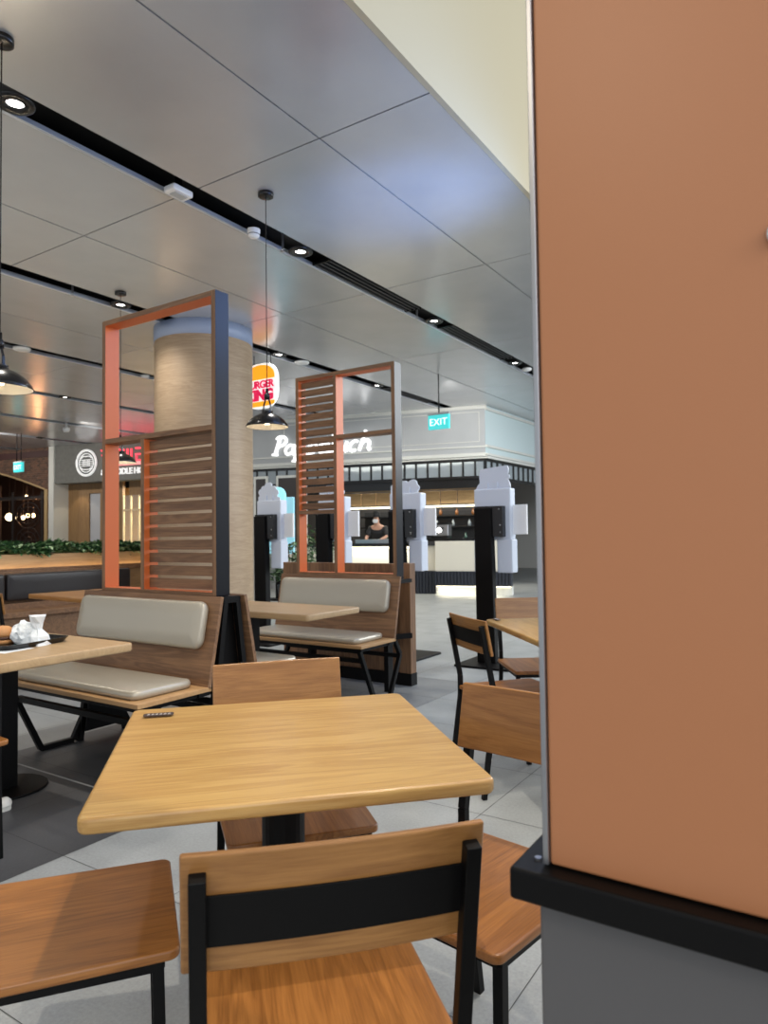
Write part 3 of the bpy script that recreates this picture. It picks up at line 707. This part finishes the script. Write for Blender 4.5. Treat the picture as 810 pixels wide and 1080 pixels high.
b=MB(); b.box(-2.2,.1,1.42,1.6,.42,1.45); b.box(-2.2,.1,1.70,1.6,.42,1.73); b.build('shelf',BLK2,t)
bt=[mat('bottle green',rgb(60,90,80),.15),mat('jar clear grey',rgb(150,160,165),.15),mat('jar amber',rgb(150,100,60),.2)]
first={}
rowl={1.1:'back counter',1.45:'lower back shelf',1.73:'upper back shelf'}
for i in range(22):
    zz=(1.1,1.45,1.73)[i%3]; sx=-1.5+(i//3)*.42+(i%3)*.1
    key=i%3
    if key not in first:
        b=MB(); b.lathe([(0,0),(.04,0),(.042,.1),(.03,.15),(.014,.18),(.014,.21),(0,.21)],n=12); o=b.build('bottle',bt[key]); first[key]=o
    else:
        o=first[key].copy(); C.objects.link(o)
    o.location=SP(-1.6+sx,2.48,zz); o.scale=(1,1,.9 if zz<1.4 else .8)
    tag(o,'%s bottle on the %s of the cafe, number %s from the left'%(('dark green','clear grey','amber')[key],rowl[zz],('one','two','three','four','five','six','seven','eight')[i//3]),'bottle','bottles on the %s'%rowl[zz])
# barista
SK=mat('skin',rgb(196,150,126),.5); UNI=mat('black uniform',rgb(28,28,30),.7)
p=thing('person','barista in a black uniform, cap and mask bending over the counter','person',SP(-2.62,.55,0),DR+PI)
def skin(name,verts,edges,rad,m,parent,lv=2):
    me=bpy.data.meshes.new(name); me.from_pydata([Vector(v) for v in verts],edges,[]); me.materials.append(m)
    o=bpy.data.objects.new(name,me); C.objects.link(o); o.parent=parent
    sk=o.modifiers.new('skin','SKIN'); sk.use_smooth_shade=True
    for i,rv in enumerate(rad): me.skin_vertices[0].data[i].radius=(rv if isinstance(rv,tuple) else (rv,rv))
    me.skin_vertices[0].data[0].use_root=True
    s=o.modifiers.new('s','SUBSURF'); s.levels=lv; s.render_levels=lv; return o
V=[(0,0,.95),(0,.02,1.12),(0,.08,1.32),(0,.14,1.44),(0,.17,1.50),(0,.20,1.60),(0,.21,1.68),
   (.17,.11,1.40),(.24,.22,1.20),(.18,.42,1.14),(-.17,.11,1.40),(-.24,.22,1.20),(-.16,.42,1.14),
   (.09,-.01,.86),(.10,0,.48),(.10,-.03,.06),(.10,.10,.03),(-.09,-.01,.86),(-.10,0,.48),(-.10,-.03,.06),(-.10,.10,.03)]
E_=[(0,1),(1,2),(2,3),(3,4),(4,5),(5,6),(3,7),(7,8),(8,9),(3,10),(10,11),(11,12),(0,13),(13,14),(14,15),(15,16),(0,17),(17,18),(18,19),(19,20)]
Rd=[(.15,.10),(.14,.10),(.17,.11),(.12,.08),.05,(.075,.09),(.07,.085),.055,.042,.03,.055,.042,.03,.085,.055,.04,.035,.085,.055,.04,.035]
body=skin('body',V,E_,Rd,SK,p)
Vt=[(0,0,.80),(0,.02,1.12),(0,.08,1.32),(0,.13,1.42),(.17,.11,1.395),(.24,.215,1.21),(-.17,.11,1.395),(-.24,.215,1.21)]
skin('shirt',Vt,[(0,1),(1,2),(2,3),(3,4),(4,5),(3,6),(6,7)],[(.18,.13),(.17,.125),(.215,.15),(.17,.12),.085,.062,.085,.062],UNI,p)
skin('trousers',[(0,0,.92),(.09,-.01,.84),(.10,0,.48),(.10,-.03,.08),(-.09,-.01,.84),(-.10,0,.48),(-.10,-.03,.08)],[(0,1),(1,2),(2,3),(0,4),(4,5),(5,6)],[(.155,.11),.095,.07,.055,.095,.07,.055],UNI,p)
b=MB(); b.lathe([(.094,1.66),(.098,1.70),(.085,1.76),(.05,1.79),(0,1.795)],(0,.20,0),n=24); b.slab(.14,.1,.008,.05,.003,(0,.31,1.66)); b.build('cap',UNI,p)
b=MB(); b.slab(.13,.09,.02,.04,.009,(0,.292,1.565),Matrix.Rotation(R(80),3,'X')); b.build('face_mask',WHT,p)
b=MB(); b.lathe([(.088,1.60),(.092,1.67)],(0,.19,0),n=20); b.warp(lambda c:Vector((c.x,min(c.y,.215),c.z))); b.build('hair',BLK,p)
for s in (-1,1):
    b=MB()
    b.slab(.075,.09,.026,.02,.01,(s*.17 if s>0 else -.15,.46,1.115))
    cx=s*.17 if s>0 else -.15
    for k,l in enumerate((.06,.07,.065,.05)):
        x=cx-.028+k*.019; b.tube([(x,.50,1.13),(x,.50+l*.6,1.125),(x,.50+l,1.108)],.0085,6)
    b.tube([(cx-s*.035,.45,1.125),(cx-s*.062,.475,1.12),(cx-s*.066,.50,1.112)],.0095,6)
    b.build('hand',SK,p)

# far wall below the sign left part, dark doorways, plants and a lit display
b=MB(); b.box(-8.3,.1,0,-4.9,.2,2.95); w=b.build('wall_shop_left',GREYW,loc=tuple(PC),rz=DR); struct(w)
for i,(a,c) in enumerate(((-5.55,-5.28),(-4.95,-4.3))):
    t=thing('door_%d'%(i+1),None,None,tuple(PC),DR); struct(t)
    b=MB(); b.box(a,-.02,0,c,.09,2.62); b.build('door_leaf',mat('dark bronze door',rgb(52,46,44),.4),t)
    b=MB(); b.box(a-.05,-.03,0,a,.1,2.68); b.box(c,-.03,0,c+.05,.1,2.68); b.box(a,-.03,2.62,c,.1,2.68); b.build('door_frame',LTW,t)
t=thing('promotion_display','lit cyan and red display board behind the kiosks, left of the walnut screen','display',SP(-3.62,-2.6,0),DR)
b=MB(); b.box(-.3,0,.9,.35,.06,2.0); b.build('board',mat('cyan lit panel',rgb(150,205,220),.4,emit=rgb(150,215,235),es=.5),t,bevel=.01)
b=MB(); b.box(-.3,-.01,1.50,.35,0,1.62); b.build('red_band',mat('red print',rgb(170,30,50),.4),t)
b=MB(); b.slab(.36,.36,.05,.17,.01,(0.02,0.0,2.02),Matrix.Rotation(R(90),3,'X')); b.build('round_header',mat('cyan header',rgb(160,225,235),.4,emit=rgb(150,225,240),es=.8),t)
b=MB(); b.box(-.05,0,0,.05,.06,.9); b.box(-.25,-.15,0,.25,.2,.03); b.build('stand',BLK,t)
LEAF=[mat('leaf green',rgb(80,120,70),.45),mat('leaf dark green',rgb(40,74,44),.45),mat('leaf pale green',rgb(160,185,140),.45)]
def leaf(b,p,L,w,yawa,pit,mi):
    d=Vector((math.cos(yawa)*math.cos(pit),math.sin(yawa)*math.cos(pit),math.sin(pit))); sd=Vector((-math.sin(yawa),math.cos(yawa),0)); up=sd.cross(d)
    P=Vector(p)
    v=[b.bm.verts.new(q) for q in (P,P+d*L*.45+sd*w-up*w*.2,P+d*L*.5+up*w*.25,P+d*L*.45-sd*w-up*w*.2,P+d*L-Vector((0,0,L*.12)))]
    for f in ((0,1,2),(0,2,3),(1,4,2),(2,4,3)): b.bm.faces.new([v[i] for i in f]).material_index=mi
def pot_plant(x,y,h,label,rad=.3):
    t=thing('potted_shrub',label,'potted plant',(x,y,0),0,'potted shrubs behind the kiosks')
    b=MB(); b.lathe([(0,0),(.16,0),(.22,.45),(.2,.45),(.19,.42),(0,.42)],n=24); b.build('pot',mat('slate pot',rgb(60,72,80),.5),t)
    b=MB()
    for i in range(6): a=i*1.05; b.tube([(0,0,.4),(.06*math.cos(a),.06*math.sin(a),.6),(.16*math.cos(a),.16*math.sin(a),h-.1)],.008,5)
    b.build('stem',mat('brown stem',rgb(90,70,50),.7),t)
    b=MB()
    for i in range(420):
        a=random.random()*6.28; q=random.random()**.5*rad; z=.5+(h-.5)*random.random()
        leaf(b,(q*math.cos(a),q*math.sin(a),z),.12,.03,a+random.uniform(-.7,.7),random.uniform(-.3,.9),random.choice((0,0,1,1,2)))
    b.build('foliage',LEAF,t)
pot_plant(-7.45,8.6,1.1,'potted shrub in a slate pot just right of the column, behind the nearest kiosk pole')
pot_plant(-7.7,9.75,1.4,'taller potted shrub seen through the lower opening of the walnut screen')
# hanging round burger sign
t=thing('burger_sign','round orange and yellow BURGER KING sign hanging behind the column','sign',(-7.235,7.72,3.51),R(0)); t.scale=(.61,.61,.585)
BW=mat('sign white',(1,1,1,1),.4,emit=(1,1,1,1),es=.75); BY=mat('sign orange yellow',rgb(250,170,40),.4,emit=rgb(250,165,30),es=.9); BR=mat('sign magenta red',rgb(215,30,80),.4,emit=rgb(215,25,80),es=.8)
b=MB(); b.slab(1.06,1.16,.12,.40,.02,(0,.06,0),Matrix.Rotation(R(90),3,'X'),seg=12); b.build('panel',BW,t)
def bun(z0,z1,flip):
    P=[]; w=.49
    if not flip: P=[(-w,z0),(w,z0)]+[(w*math.cos(R(a)) ,z0+.02+(z1-z0-.02)*math.sin(R(a))**.8) for a in range(6,175,8)]
    else: P=[(-w,z1),(w,z1)]+[(w*(abs(math.cos(R(a)))**.45)*(1 if math.cos(R(a))>0 else -1),z1-.02-(z1-z0-.02)*math.sin(R(a))**.6) for a in range(6,175,8)]
    return P
b=MB(); b.prism(bun(.16,.54,False),-.075,-.062,'Y'); b.build('bun_top',BY,t)
b=MB(); b.prism(bun(-.54,-.41,True),-.075,-.062,'Y'); b.build('bun_bottom',BY,t)
text_obj('lettering','BURGER',.265,BR,.008,0,.010,t,(0,-.07,-.06),0,.9,align='CENTER')
text_obj('lettering','KING',.37,BR,.008,0,.022,t,(0,-.07,-.37),0,.98,align='CENTER')
b=MB()
for q in (-.28,.28): b.tube([(q,.03,.56),(q,.03,.87)],.012,6)
b.build('hanging_rod',BLK2,t)

# exit signs
TEAL=mat('lit teal panel',rgb(60,190,190),.4,emit=rgb(70,205,205),es=.85)
def exit_sign(x,y,z,label,rods=1,rz=0):
    t=thing('exit_sign',label,'exit sign',(x,y,z),rz,'hanging exit signs')
    b=MB(); b.box(-.20,-.03,-.125,.20,.03,.125); b.build('housing',TEAL,t,bevel=.005)
    b=MB(); b.box(-.21,-.035,.12,.21,.035,.15); b.build('top_bar',GREYW,t)
    text_obj('lettering','EXIT',.17,mat('lit white',(1,1,1,1),.4,emit=(1,1,1,1),es=1.2),.002,0,-.002,t,(0,-.034,-.06),0,1,align='CENTER')
    b=MB()
    for s in ([0] if rods==1 else [-.09,.11]): b.tube([(s,0,.15),(s,0,H-z)],.012,6)
    b.build('hanging_rod',BLK2,t)
exit_sign(-5.68,10.45,3.17,'teal EXIT sign hanging in front of the pale fascia, right of the walnut screen')
exit_sign(-17.7,9.8,3.12,'small teal EXIT sign hanging in front of the brick shop at left',2)

# ---------- left facade
LD=math.atan2(.18,.984); LC=(-19.4,11.8,0)
def LP(s,t,z=0): return (LC[0]+s*math.cos(LD)-t*math.sin(LD),LC[1]+s*math.sin(LD)+t*math.cos(LD),z)
def lbox(name,m,s0,t0,z0,s1,t1,z1,parent=None,bevel=0):
    b=MB(); b.box(s0,t0,z0,s1,t1,z1); return b.build(name,m,parent,bevel,loc=LC if not parent else None,rz=LD if not parent else 0)
# brick shop with a wide arch
b=MB()
P=[(-7,0),(-7,4.0),(-.16,4.0),(-.16,0),(-.35,0),(-.35,2.72)]
n=14
for i in range(n+1):
    q=i/n; P.append((-.35-(3.6)*q,2.72+.75*math.sin(q*PI/2)))
P+= [(-4.4,3.47),(-4.6,0)]
b.prism(P,0,.35,'Y'); w=b.build('wall_brick_shop',BRICK,loc=LC,rz=LD); struct(w)
b=MB(); b.box(-7,-.03,3.72,-.18,.02,3.9); b.build('trim_6',mat('maroon beam',rgb(70,40,38),.6),w)
b=MB(); b.box(-.16,-.05,0,.04,.62,4.0); b.build('trim_7',LTW,w)
b=MB()
for i in range(n):
    q0,q1=i/n,(i+1)/n
    p0=(-.35-3.6*q0,2.72+.75*math.sin(q0*PI/2)); p1=(-.35-3.6*q1,2.72+.75*math.sin(q1*PI/2))
    b.prism([p0,(p0[0],p0[1]+.05),(p1[0],p1[1]+.05),p1],-.03,.03,'Y')
b.box(-.36,-.03,0,-.24,.03,2.74); b.build('trim_8',mat('tan arch trim',rgb(176,148,104),.6),w)
# dark lit interior with iron gate
b=MB(); b.box(-7,3,0,-.2,3.1,4); b.box(-7,.36,3.6,-.2,3,3.65); w=b.build('wall_brick_back',mat('dark interior',rgb(44,30,24),.8),loc=LC,rz=LD); struct(w)
IRON=mat('dark iron',rgb(34,26,24),.6)
t=thing('iron_gate','dark ornamental iron gate with round scrollwork under the brick arch','gate',LP(-1.35,.25),LD)
b=MB()
for x in (-1.25,-.62,.62,.95): b.box(x-.045,-.04,0,x+.045,.04,2.95 if x<-.9 else 2.72)
b.box(-1.25,-.03,2.48,.95,.03,2.58); b.box(-2.6,-.03,2.55,-1.25,.03,2.62); b.build('gate_frame',IRON,t)
b=MB()
for cz in (.55,1.35,2.12):
    for rr_ in (.5,.33,.15):
        pts=[(.0+rr_*math.cos(a*PI/12),0,cz-.13+rr_*.8*math.sin(a*PI/12)) for a in range(25)]; b.tube(pts,.018,5)
    for a in range(8): b.tube([(0,0,cz-.13),(.5*math.cos(a*PI/4),0,cz-.13+.4*math.sin(a*PI/4))],.012,4)
b.build('scrollwork',IRON,t)
GL=mat('warm globe',(1,.8,.5,1),.4,emit=(1,.72,.4,1),es=7)
for i,(s,z,r_) in enumerate(((-3.34,2.0,.13),(-3.08,2.0,.07),(-2.70,1.98,.08),(-2.50,2.03,.07),(-2.26,2.03,.07),(-2.56,2.66,.05))):
    b=MB(); b.lathe([(0,-r_),(r_*.7,-r_*.7),(r_,0),(r_*.7,r_*.7),(0,r_)],n=14); 
    o=thing('globe_lamp',['largest glowing globe lamp at the left edge inside the dark brick shop','smaller glowing globe beside the largest one inside the dark brick shop','leftmost of three glowing globes behind the right part of the iron gate','middle of three glowing globes behind the iron gate','rightmost of three glowing globes behind the iron gate','tiny high lamp near the top of the iron gate'][i],'lamp',LP(s,1.2,z),0,'globe lamps in the brick shop')
    b.build('globe',GL,o); b=MB(); b.tube([(0,0,r_*.9),(0,0,3.6-z)],.006,5); b.build('cord',IRON,o)
light('brick_shop_light','POINT',LP(-2.2,1.4,2.2),80,(1,.45,.2),.2)
# noodle shop
b=MB(); b.box(.04,0,2.89,7.2,.4,4.0); w=b.build('wall_noodle_fascia',CONC,loc=LC,rz=LD); struct(w)
b=MB(); b.box(.04,.5,0,.72,.6,2.9); b.box(.72,.5,0,.86,.6,2.9); b.box(1.3,.5,0,1.95,.6,2.9); b.box(.86,.5,2.6,1.3,.6,2.9); b.box(1.95,.5,0,7.2,.6,1.0); b.box(2.4,.5,2.5,7.2,.6,2.9);b.box(1.95,.5,1,2.15,.6,2.9)
w=b.build('wall_noodle_front',TANW,loc=LC,rz=LD); struct(w)
t=thing('door_3',None,None,LC,LD); struct(t); b=MB(); b.box(.86,.55,0,1.3,.6,2.6); b.build('door_leaf',mat('pale grey door',rgb(178,180,186),.5),t)
t=thing('window_3',None,None,LC,LD); struct(t)
b=MB()
for x in (2.15,2.42,2.72,3.05,3.4,3.8,4.2): b.box(x,.5,1.0,x+.035,.56,2.5)
b.box(2.15,.5,2.05,4.3,.56,2.09); b.build('window_frame',mat('cream frame',rgb(226,206,170),.5),t)
b=MB(); b.box(2.15,.53,1.0,4.3,.535,2.5); b.build('pane',GLASS,t)
b=MB(); b.box(.04,2.5,0,7.2,2.6,2.9); b.box(.04,.62,0,.12,2.5,2.9); w=b.build('wall_noodle_back',mat('warm interior wall',rgb(206,176,128),.7),loc=LC,rz=LD); struct(w)
light('noodle_light','AREA',LP(3.2,1.5,2.8),220,(1,.85,.6),1.5,LP(3.2,1.5,0))
light('noodle_wallwash','SPOT',LP(.6,.1,2.85),12,(1,.85,.6),.05,LP(.6,.5,0),90)
EW=mat('emblem white',(.8,.8,.8,1),.4,emit=(1,1,1,1),es=.45)
t=thing('round_emblem','white oval lattice emblem on the grey noodle shop fascia','emblem',LP(1.31,-.04,3.44),LD)
b=MB()
for rr_,w_ in ((.365,.035),(.27,.014)):
    pts=[(rr_*math.cos(a*PI/20),0,rr_*math.sin(a*PI/20)) for a in range(41)]; b.tube(pts,w_,6)
for z in (-.09,-.03,.03,.09): b.bar((-.26,0,z),(.26,0,z),.02,.014)
for x in (-.11,-.04,.04,.11): b.bar((x,0,-.10),(x,0,.10),.012,.02)
for s in (-1,1):
    b.bar((-.12,0,s*.19),(.12,0,s*.19),.02,.026); b.bar((-.2,0,s*.14),(-.12,0,s*.19),.02,.024); b.bar((.2,0,s*.14),(.12,0,s*.19),.02,.024)
b.build('lattice',EW,t)
b=MB(); b.lathe([(0,0),(.35,0),(.35,.01),(0,.01)],n=40); b.warp(lambda c:Vector((c.x,c.z+.01,c.y))); b.build('backing',mat('emblem grey',rgb(96,96,94),.6),t)
t=thing('noodle_sign','lit sign of red characters above white & NOODLE HOUSE letters on the grey fascia','sign',LP(1.86,-.03,3.06),LD)
text_obj('lettering','& NOODLE HOUSE',.235,EW,.015,0,.008,t,(0,0,0),0,.95)
REDL=mat('lit red letters',rgb(230,40,60),.4,emit=rgb(255,60,80),es=1.8)
b=MB()
def glyph(x,strokes,sc=.34,z=.36):
    for (a,c,d,e_) in strokes: b.bar((x+a*sc,0,z+c*sc),(x+d*sc,0,z+e_*sc),.03,.036)
glyph(.0,[(0,1,.8,1),(.4,1,.4,0),(.1,.6,.7,.6)])
glyph(.42,[(0,1,.8,1),(0,1,0,0),(.8,1,.8,0),(0,0,.8,0),(0,.5,.8,.5)])
glyph(.84,[(0,1,0,0),(.4,1,.4,0),(.8,1,.8,0),(0,0,.8,0)])
glyph(1.26,[(0,1,.8,1),(.8,1,.8,0),(0,.5,.8,.5),(.1,0,.8,0),(.1,.5,.1,0)])
glyph(1.68,[(0,1,0,0),(0,1,.8,1),(.8,1,.8,.5),(0,.5,.8,.5),(.4,.5,.8,0)])
b.build('red_characters',REDL,t)
b=MB(); b.box(.5,-.005,.24,1.5,.01,.33); b.build('script_band',mat('lit pink band',rgb(240,150,150),.4,emit=rgb(250,150,150),es=.8),t)

# ================= BANQUETTE AND PLANTER =================
t=thing('banquette','long charcoal leather banquette along the wooden planter at left','banquette',(0,0,0))
for y0,y1 in ((.2,1.58),(1.6,2.98),(3.0,4.12),(4.14,5.74)):
    b=MB(); b.slab(y1-y0,.30,.09,.03,.025,(-7.78,(y0+y1)/2,.70),Matrix.Rotation(R(90),3,'Z')@Matrix.Rotation(R(90),3,'X'),dome=.006); b.build('back_cushion',CHAR,t)
b=MB(); b.box(-7.90,.2,.52,-7.80,5.74,.87); b.build('back_frame',WAL,t)
b=MB(); b.box(-7.90,.2,.10,-7.72,5.74,.52); b.box(-7.74,.2,.40,-7.34,5.74,.45); b.box(-7.72,.2,.10,-7.40,5.74,.40); b.build('seat_box',WAL,t)
b=MB(); b.box(-7.85,.2,0,-7.43,5.74,.10); b.build('plinth',BLK,t)
t=thing('planter_box','long oak planter behind the banquette, front lit by a warm strip','planter',(0,0,0))
b=MB(); b.box(-8.45,.2,0,-8.00,6.4,1.06); b.build('box',PLW,t,bevel=.003)
b=MB(); b.box(-8.0,.2,.84,-7.92,6.4,.865); b.box(-7.93,.2,.865,-7.92,6.4,.90); b.build('light_shelf',WAL,t)
b=MB(); b.box(-7.965,.2,.866,-7.945,6.4,.874); b.build('light_strip',GLOWW,t)
light('planter_glow','AREA',(-7.955,3.3,.88),60,(1,.84,.60),.03,(-8.0,3.3,1.2),size_y=6.2)
b=MB()
for i in range(9500):
    y=random.uniform(.2,6.4); x=random.uniform(-8.42,-7.98)
    z=1.05+random.random()*.13+.02*math.sin(y*9)
    a=random.uniform(-1.2,1.2)
    leaf(b,(x,y,z),random.uniform(.05,.10),random.uniform(.018,.032),a,random.uniform(-.5,.9),random.choice((0,0,1,1,1,2)))
o=b.build('hedge_foliage',LEAF); tag(o,'dense low green leaves filling the oak planter behind the banquette','foliage',kind='stuff')

# ================= TRAY AND FOOD =================
TZ=.7502
t=thing('food_tray','black plastic tray on the left booth table, holding wrapped food','tray',(-3.20,1.72,TZ),R(8))
b=MB(); b.slab(.42,.30,.006,.04,.002,(0,0,0)); 
n=len(b.bm.verts)
def rimloop(L,Wd,rc,z,seg=5):
    out=[]
    for q,(sx,sy) in enumerate(((1,1),(-1,1),(-1,-1),(1,-1))):
        for k in range(seg+1):
            a=PI/2*q+PI/2*k/seg; out.append(b.bm.verts.new((sx*(L/2-rc)+rc*math.cos(a),sy*(Wd/2-rc)+rc*math.sin(a),z)))
    return out
l1=rimloop(.41,.29,.04,.004); l2=rimloop(.45,.33,.05,.024); l3=rimloop(.46,.34,.05,.024); l4=rimloop(.424,.304,.04,.0)
for A,B in ((l1,l2),(l2,l3),(l3,l4)):
    for i in range(len(A)): b.bm.faces.new([A[i],A[(i+1)%len(A)],B[(i+1)%len(B)],B[i]])
b.build('tray_body',BLK2,t)
PAP=mat('white wrapping paper',rgb(228,232,232),.6,var=.06,bscale=30)
b=MB(); b.box(-.19,-.13,0,.19,.02,.001); o=b.build('tray_paper',PAP,loc=(-3.13,1.655,TZ),rz=R(10)); tag(o,'white paper sheet lying on the table, sticking out under the front of the black tray','paper')
def crumple(name,c,r,sz,label,m,seed,cat='wrapped burger'):
    random.seed(seed); bm=bmesh.new(); bmesh.ops.create_icosphere(bm,subdivisions=3,radius=1)
    for v in bm.verts:
        k=1+random.uniform(-.12,.12)+.12*math.sin(v.co.x*5+seed)*math.cos(v.co.y*6)
        v.co=Vector((v.co.x*sz[0]*k,v.co.y*sz[1]*k,max(v.co.z,-.7)*sz[2]*k))
    b=MB(); b.bm.free(); b.bm=bm; o=b.build(name,m,loc=c); tag(o,label,cat); return o
BN=mat('toasted bun',rgb(196,140,86),.6,var=.15,bscale=30)
crumple('wrapped_burger',(-3.09,1.74,TZ+.048),1,(.055,.05,.055),'white paper wrapped burger at the middle of the tray',PAP,3)
# twisted upright wrapper
b=MB(); 
pts=[(0,0,0),(.005,0,.035),(.0,.0,.065),(.004,0,.095),(.008,0,.125)]; b.tube(pts,.02,9,rs=[.055,.042,.020,.026,.034])
random.seed(5); b.warp(lambda c:Vector((c.x+random.uniform(-.007,.007),c.y+random.uniform(-.007,.007),c.z+random.uniform(-.004,.004)))); 
o=b.build('twisted_wrapper',PAP,loc=(-3.03,1.765,TZ+.007)); tag(o,'white twisted paper wrapper standing upright at the right end of the tray','wrapper')
for f in o.data.polygons: f.use_smooth=False
bg_=thing('open_burger','unwrapped burger with a toasted bun on pink paper at the left end of the tray','burger',(-3.18,1.69,TZ+.007))
b=MB(); b.lathe([(0,.03),(.045,.03),(.052,.042),(.046,.062),(.028,.075),(0,.08)],n=20); b.build('bun_top',BN,bg_)
b=MB(); b.lathe([(0,0),(.046,0),(.05,.012),(.046,.02),(0,.02)],n=20); b.build('bun_bottom',BN,bg_)
b=MB(); b.lathe([(0,.019),(.05,.019),(.052,.026),(.048,.032),(0,.032)],n=20); b.build('patty',mat('brown patty',rgb(72,42,28),.6),bg_)
crumple('crumpled_napkin',(-3.24,1.66,TZ+.028),1,(.04,.035,.026),'pinkish crumpled wrapper left of the burger on the tray',mat('pinkish paper',rgb(226,190,176),.6),9,'wrapper')
random.seed(11)
# shoe
t=thing('canvas_shoe','black canvas shoe with white rubber sole and toe beside the left table base','shoe',(-3.27,1.63,0),R(-42))
def foot(z0,z1,grow,y0=-.14,y1=.14):
    P=[]
    for i in range(28):
        a=2*PI*i/28; y=math.sin(a); w=.046+.010*y-.006*(1-abs(y))
        P.append(((w+grow)*math.cos(a),(.14+grow)*y))
    return P
b=MB(); b.prism(foot(0,0,0),0,.028,'Z'); b.build('sole',mat('white rubber',rgb(225,224,216),.5),t,bevel=.005)
b=MB()
secs=[(-.13,.03,.10),(-.09,.038,.11),(-.03,.040,.10),(.03,.042,.078),(.08,.043,.056),(.12,.034,.045)]
rings=[]
for y,w,h in secs: rings.append([b.bm.verts.new((w*math.cos(a*PI/8),y,.026+(h-.026)*math.sin(a*PI/8))) for a in range(9)])
for A,B in zip(rings,rings[1:]):
    for i in range(8): f=b.bm.faces.new([A[i],A[i+1],B[i+1],B[i]]); f.smooth=True
b.bm.faces.new(rings[0]); b.bm.faces.new(rings[-1]); b.build('upper',mat('black canvas',rgb(30,30,32),.8),t)
b=MB(); b.lathe([(0,.03),(.02,.028),(.036,.015),(.040,0)],n=20); b.warp(lambda c:Vector((c.x,c.y*.75+.112,c.z+.026))); b.build('toe_cap',MATS['white rubber'],t)
b=MB()
for i in range(4): y=-.005+i*.022; b.tube([(-.02,y,.095-i*.011),(0,y+.004,.101-i*.011),(.02,y,.095-i*.011)],.004,6)
b.build('laces',WHT,t)
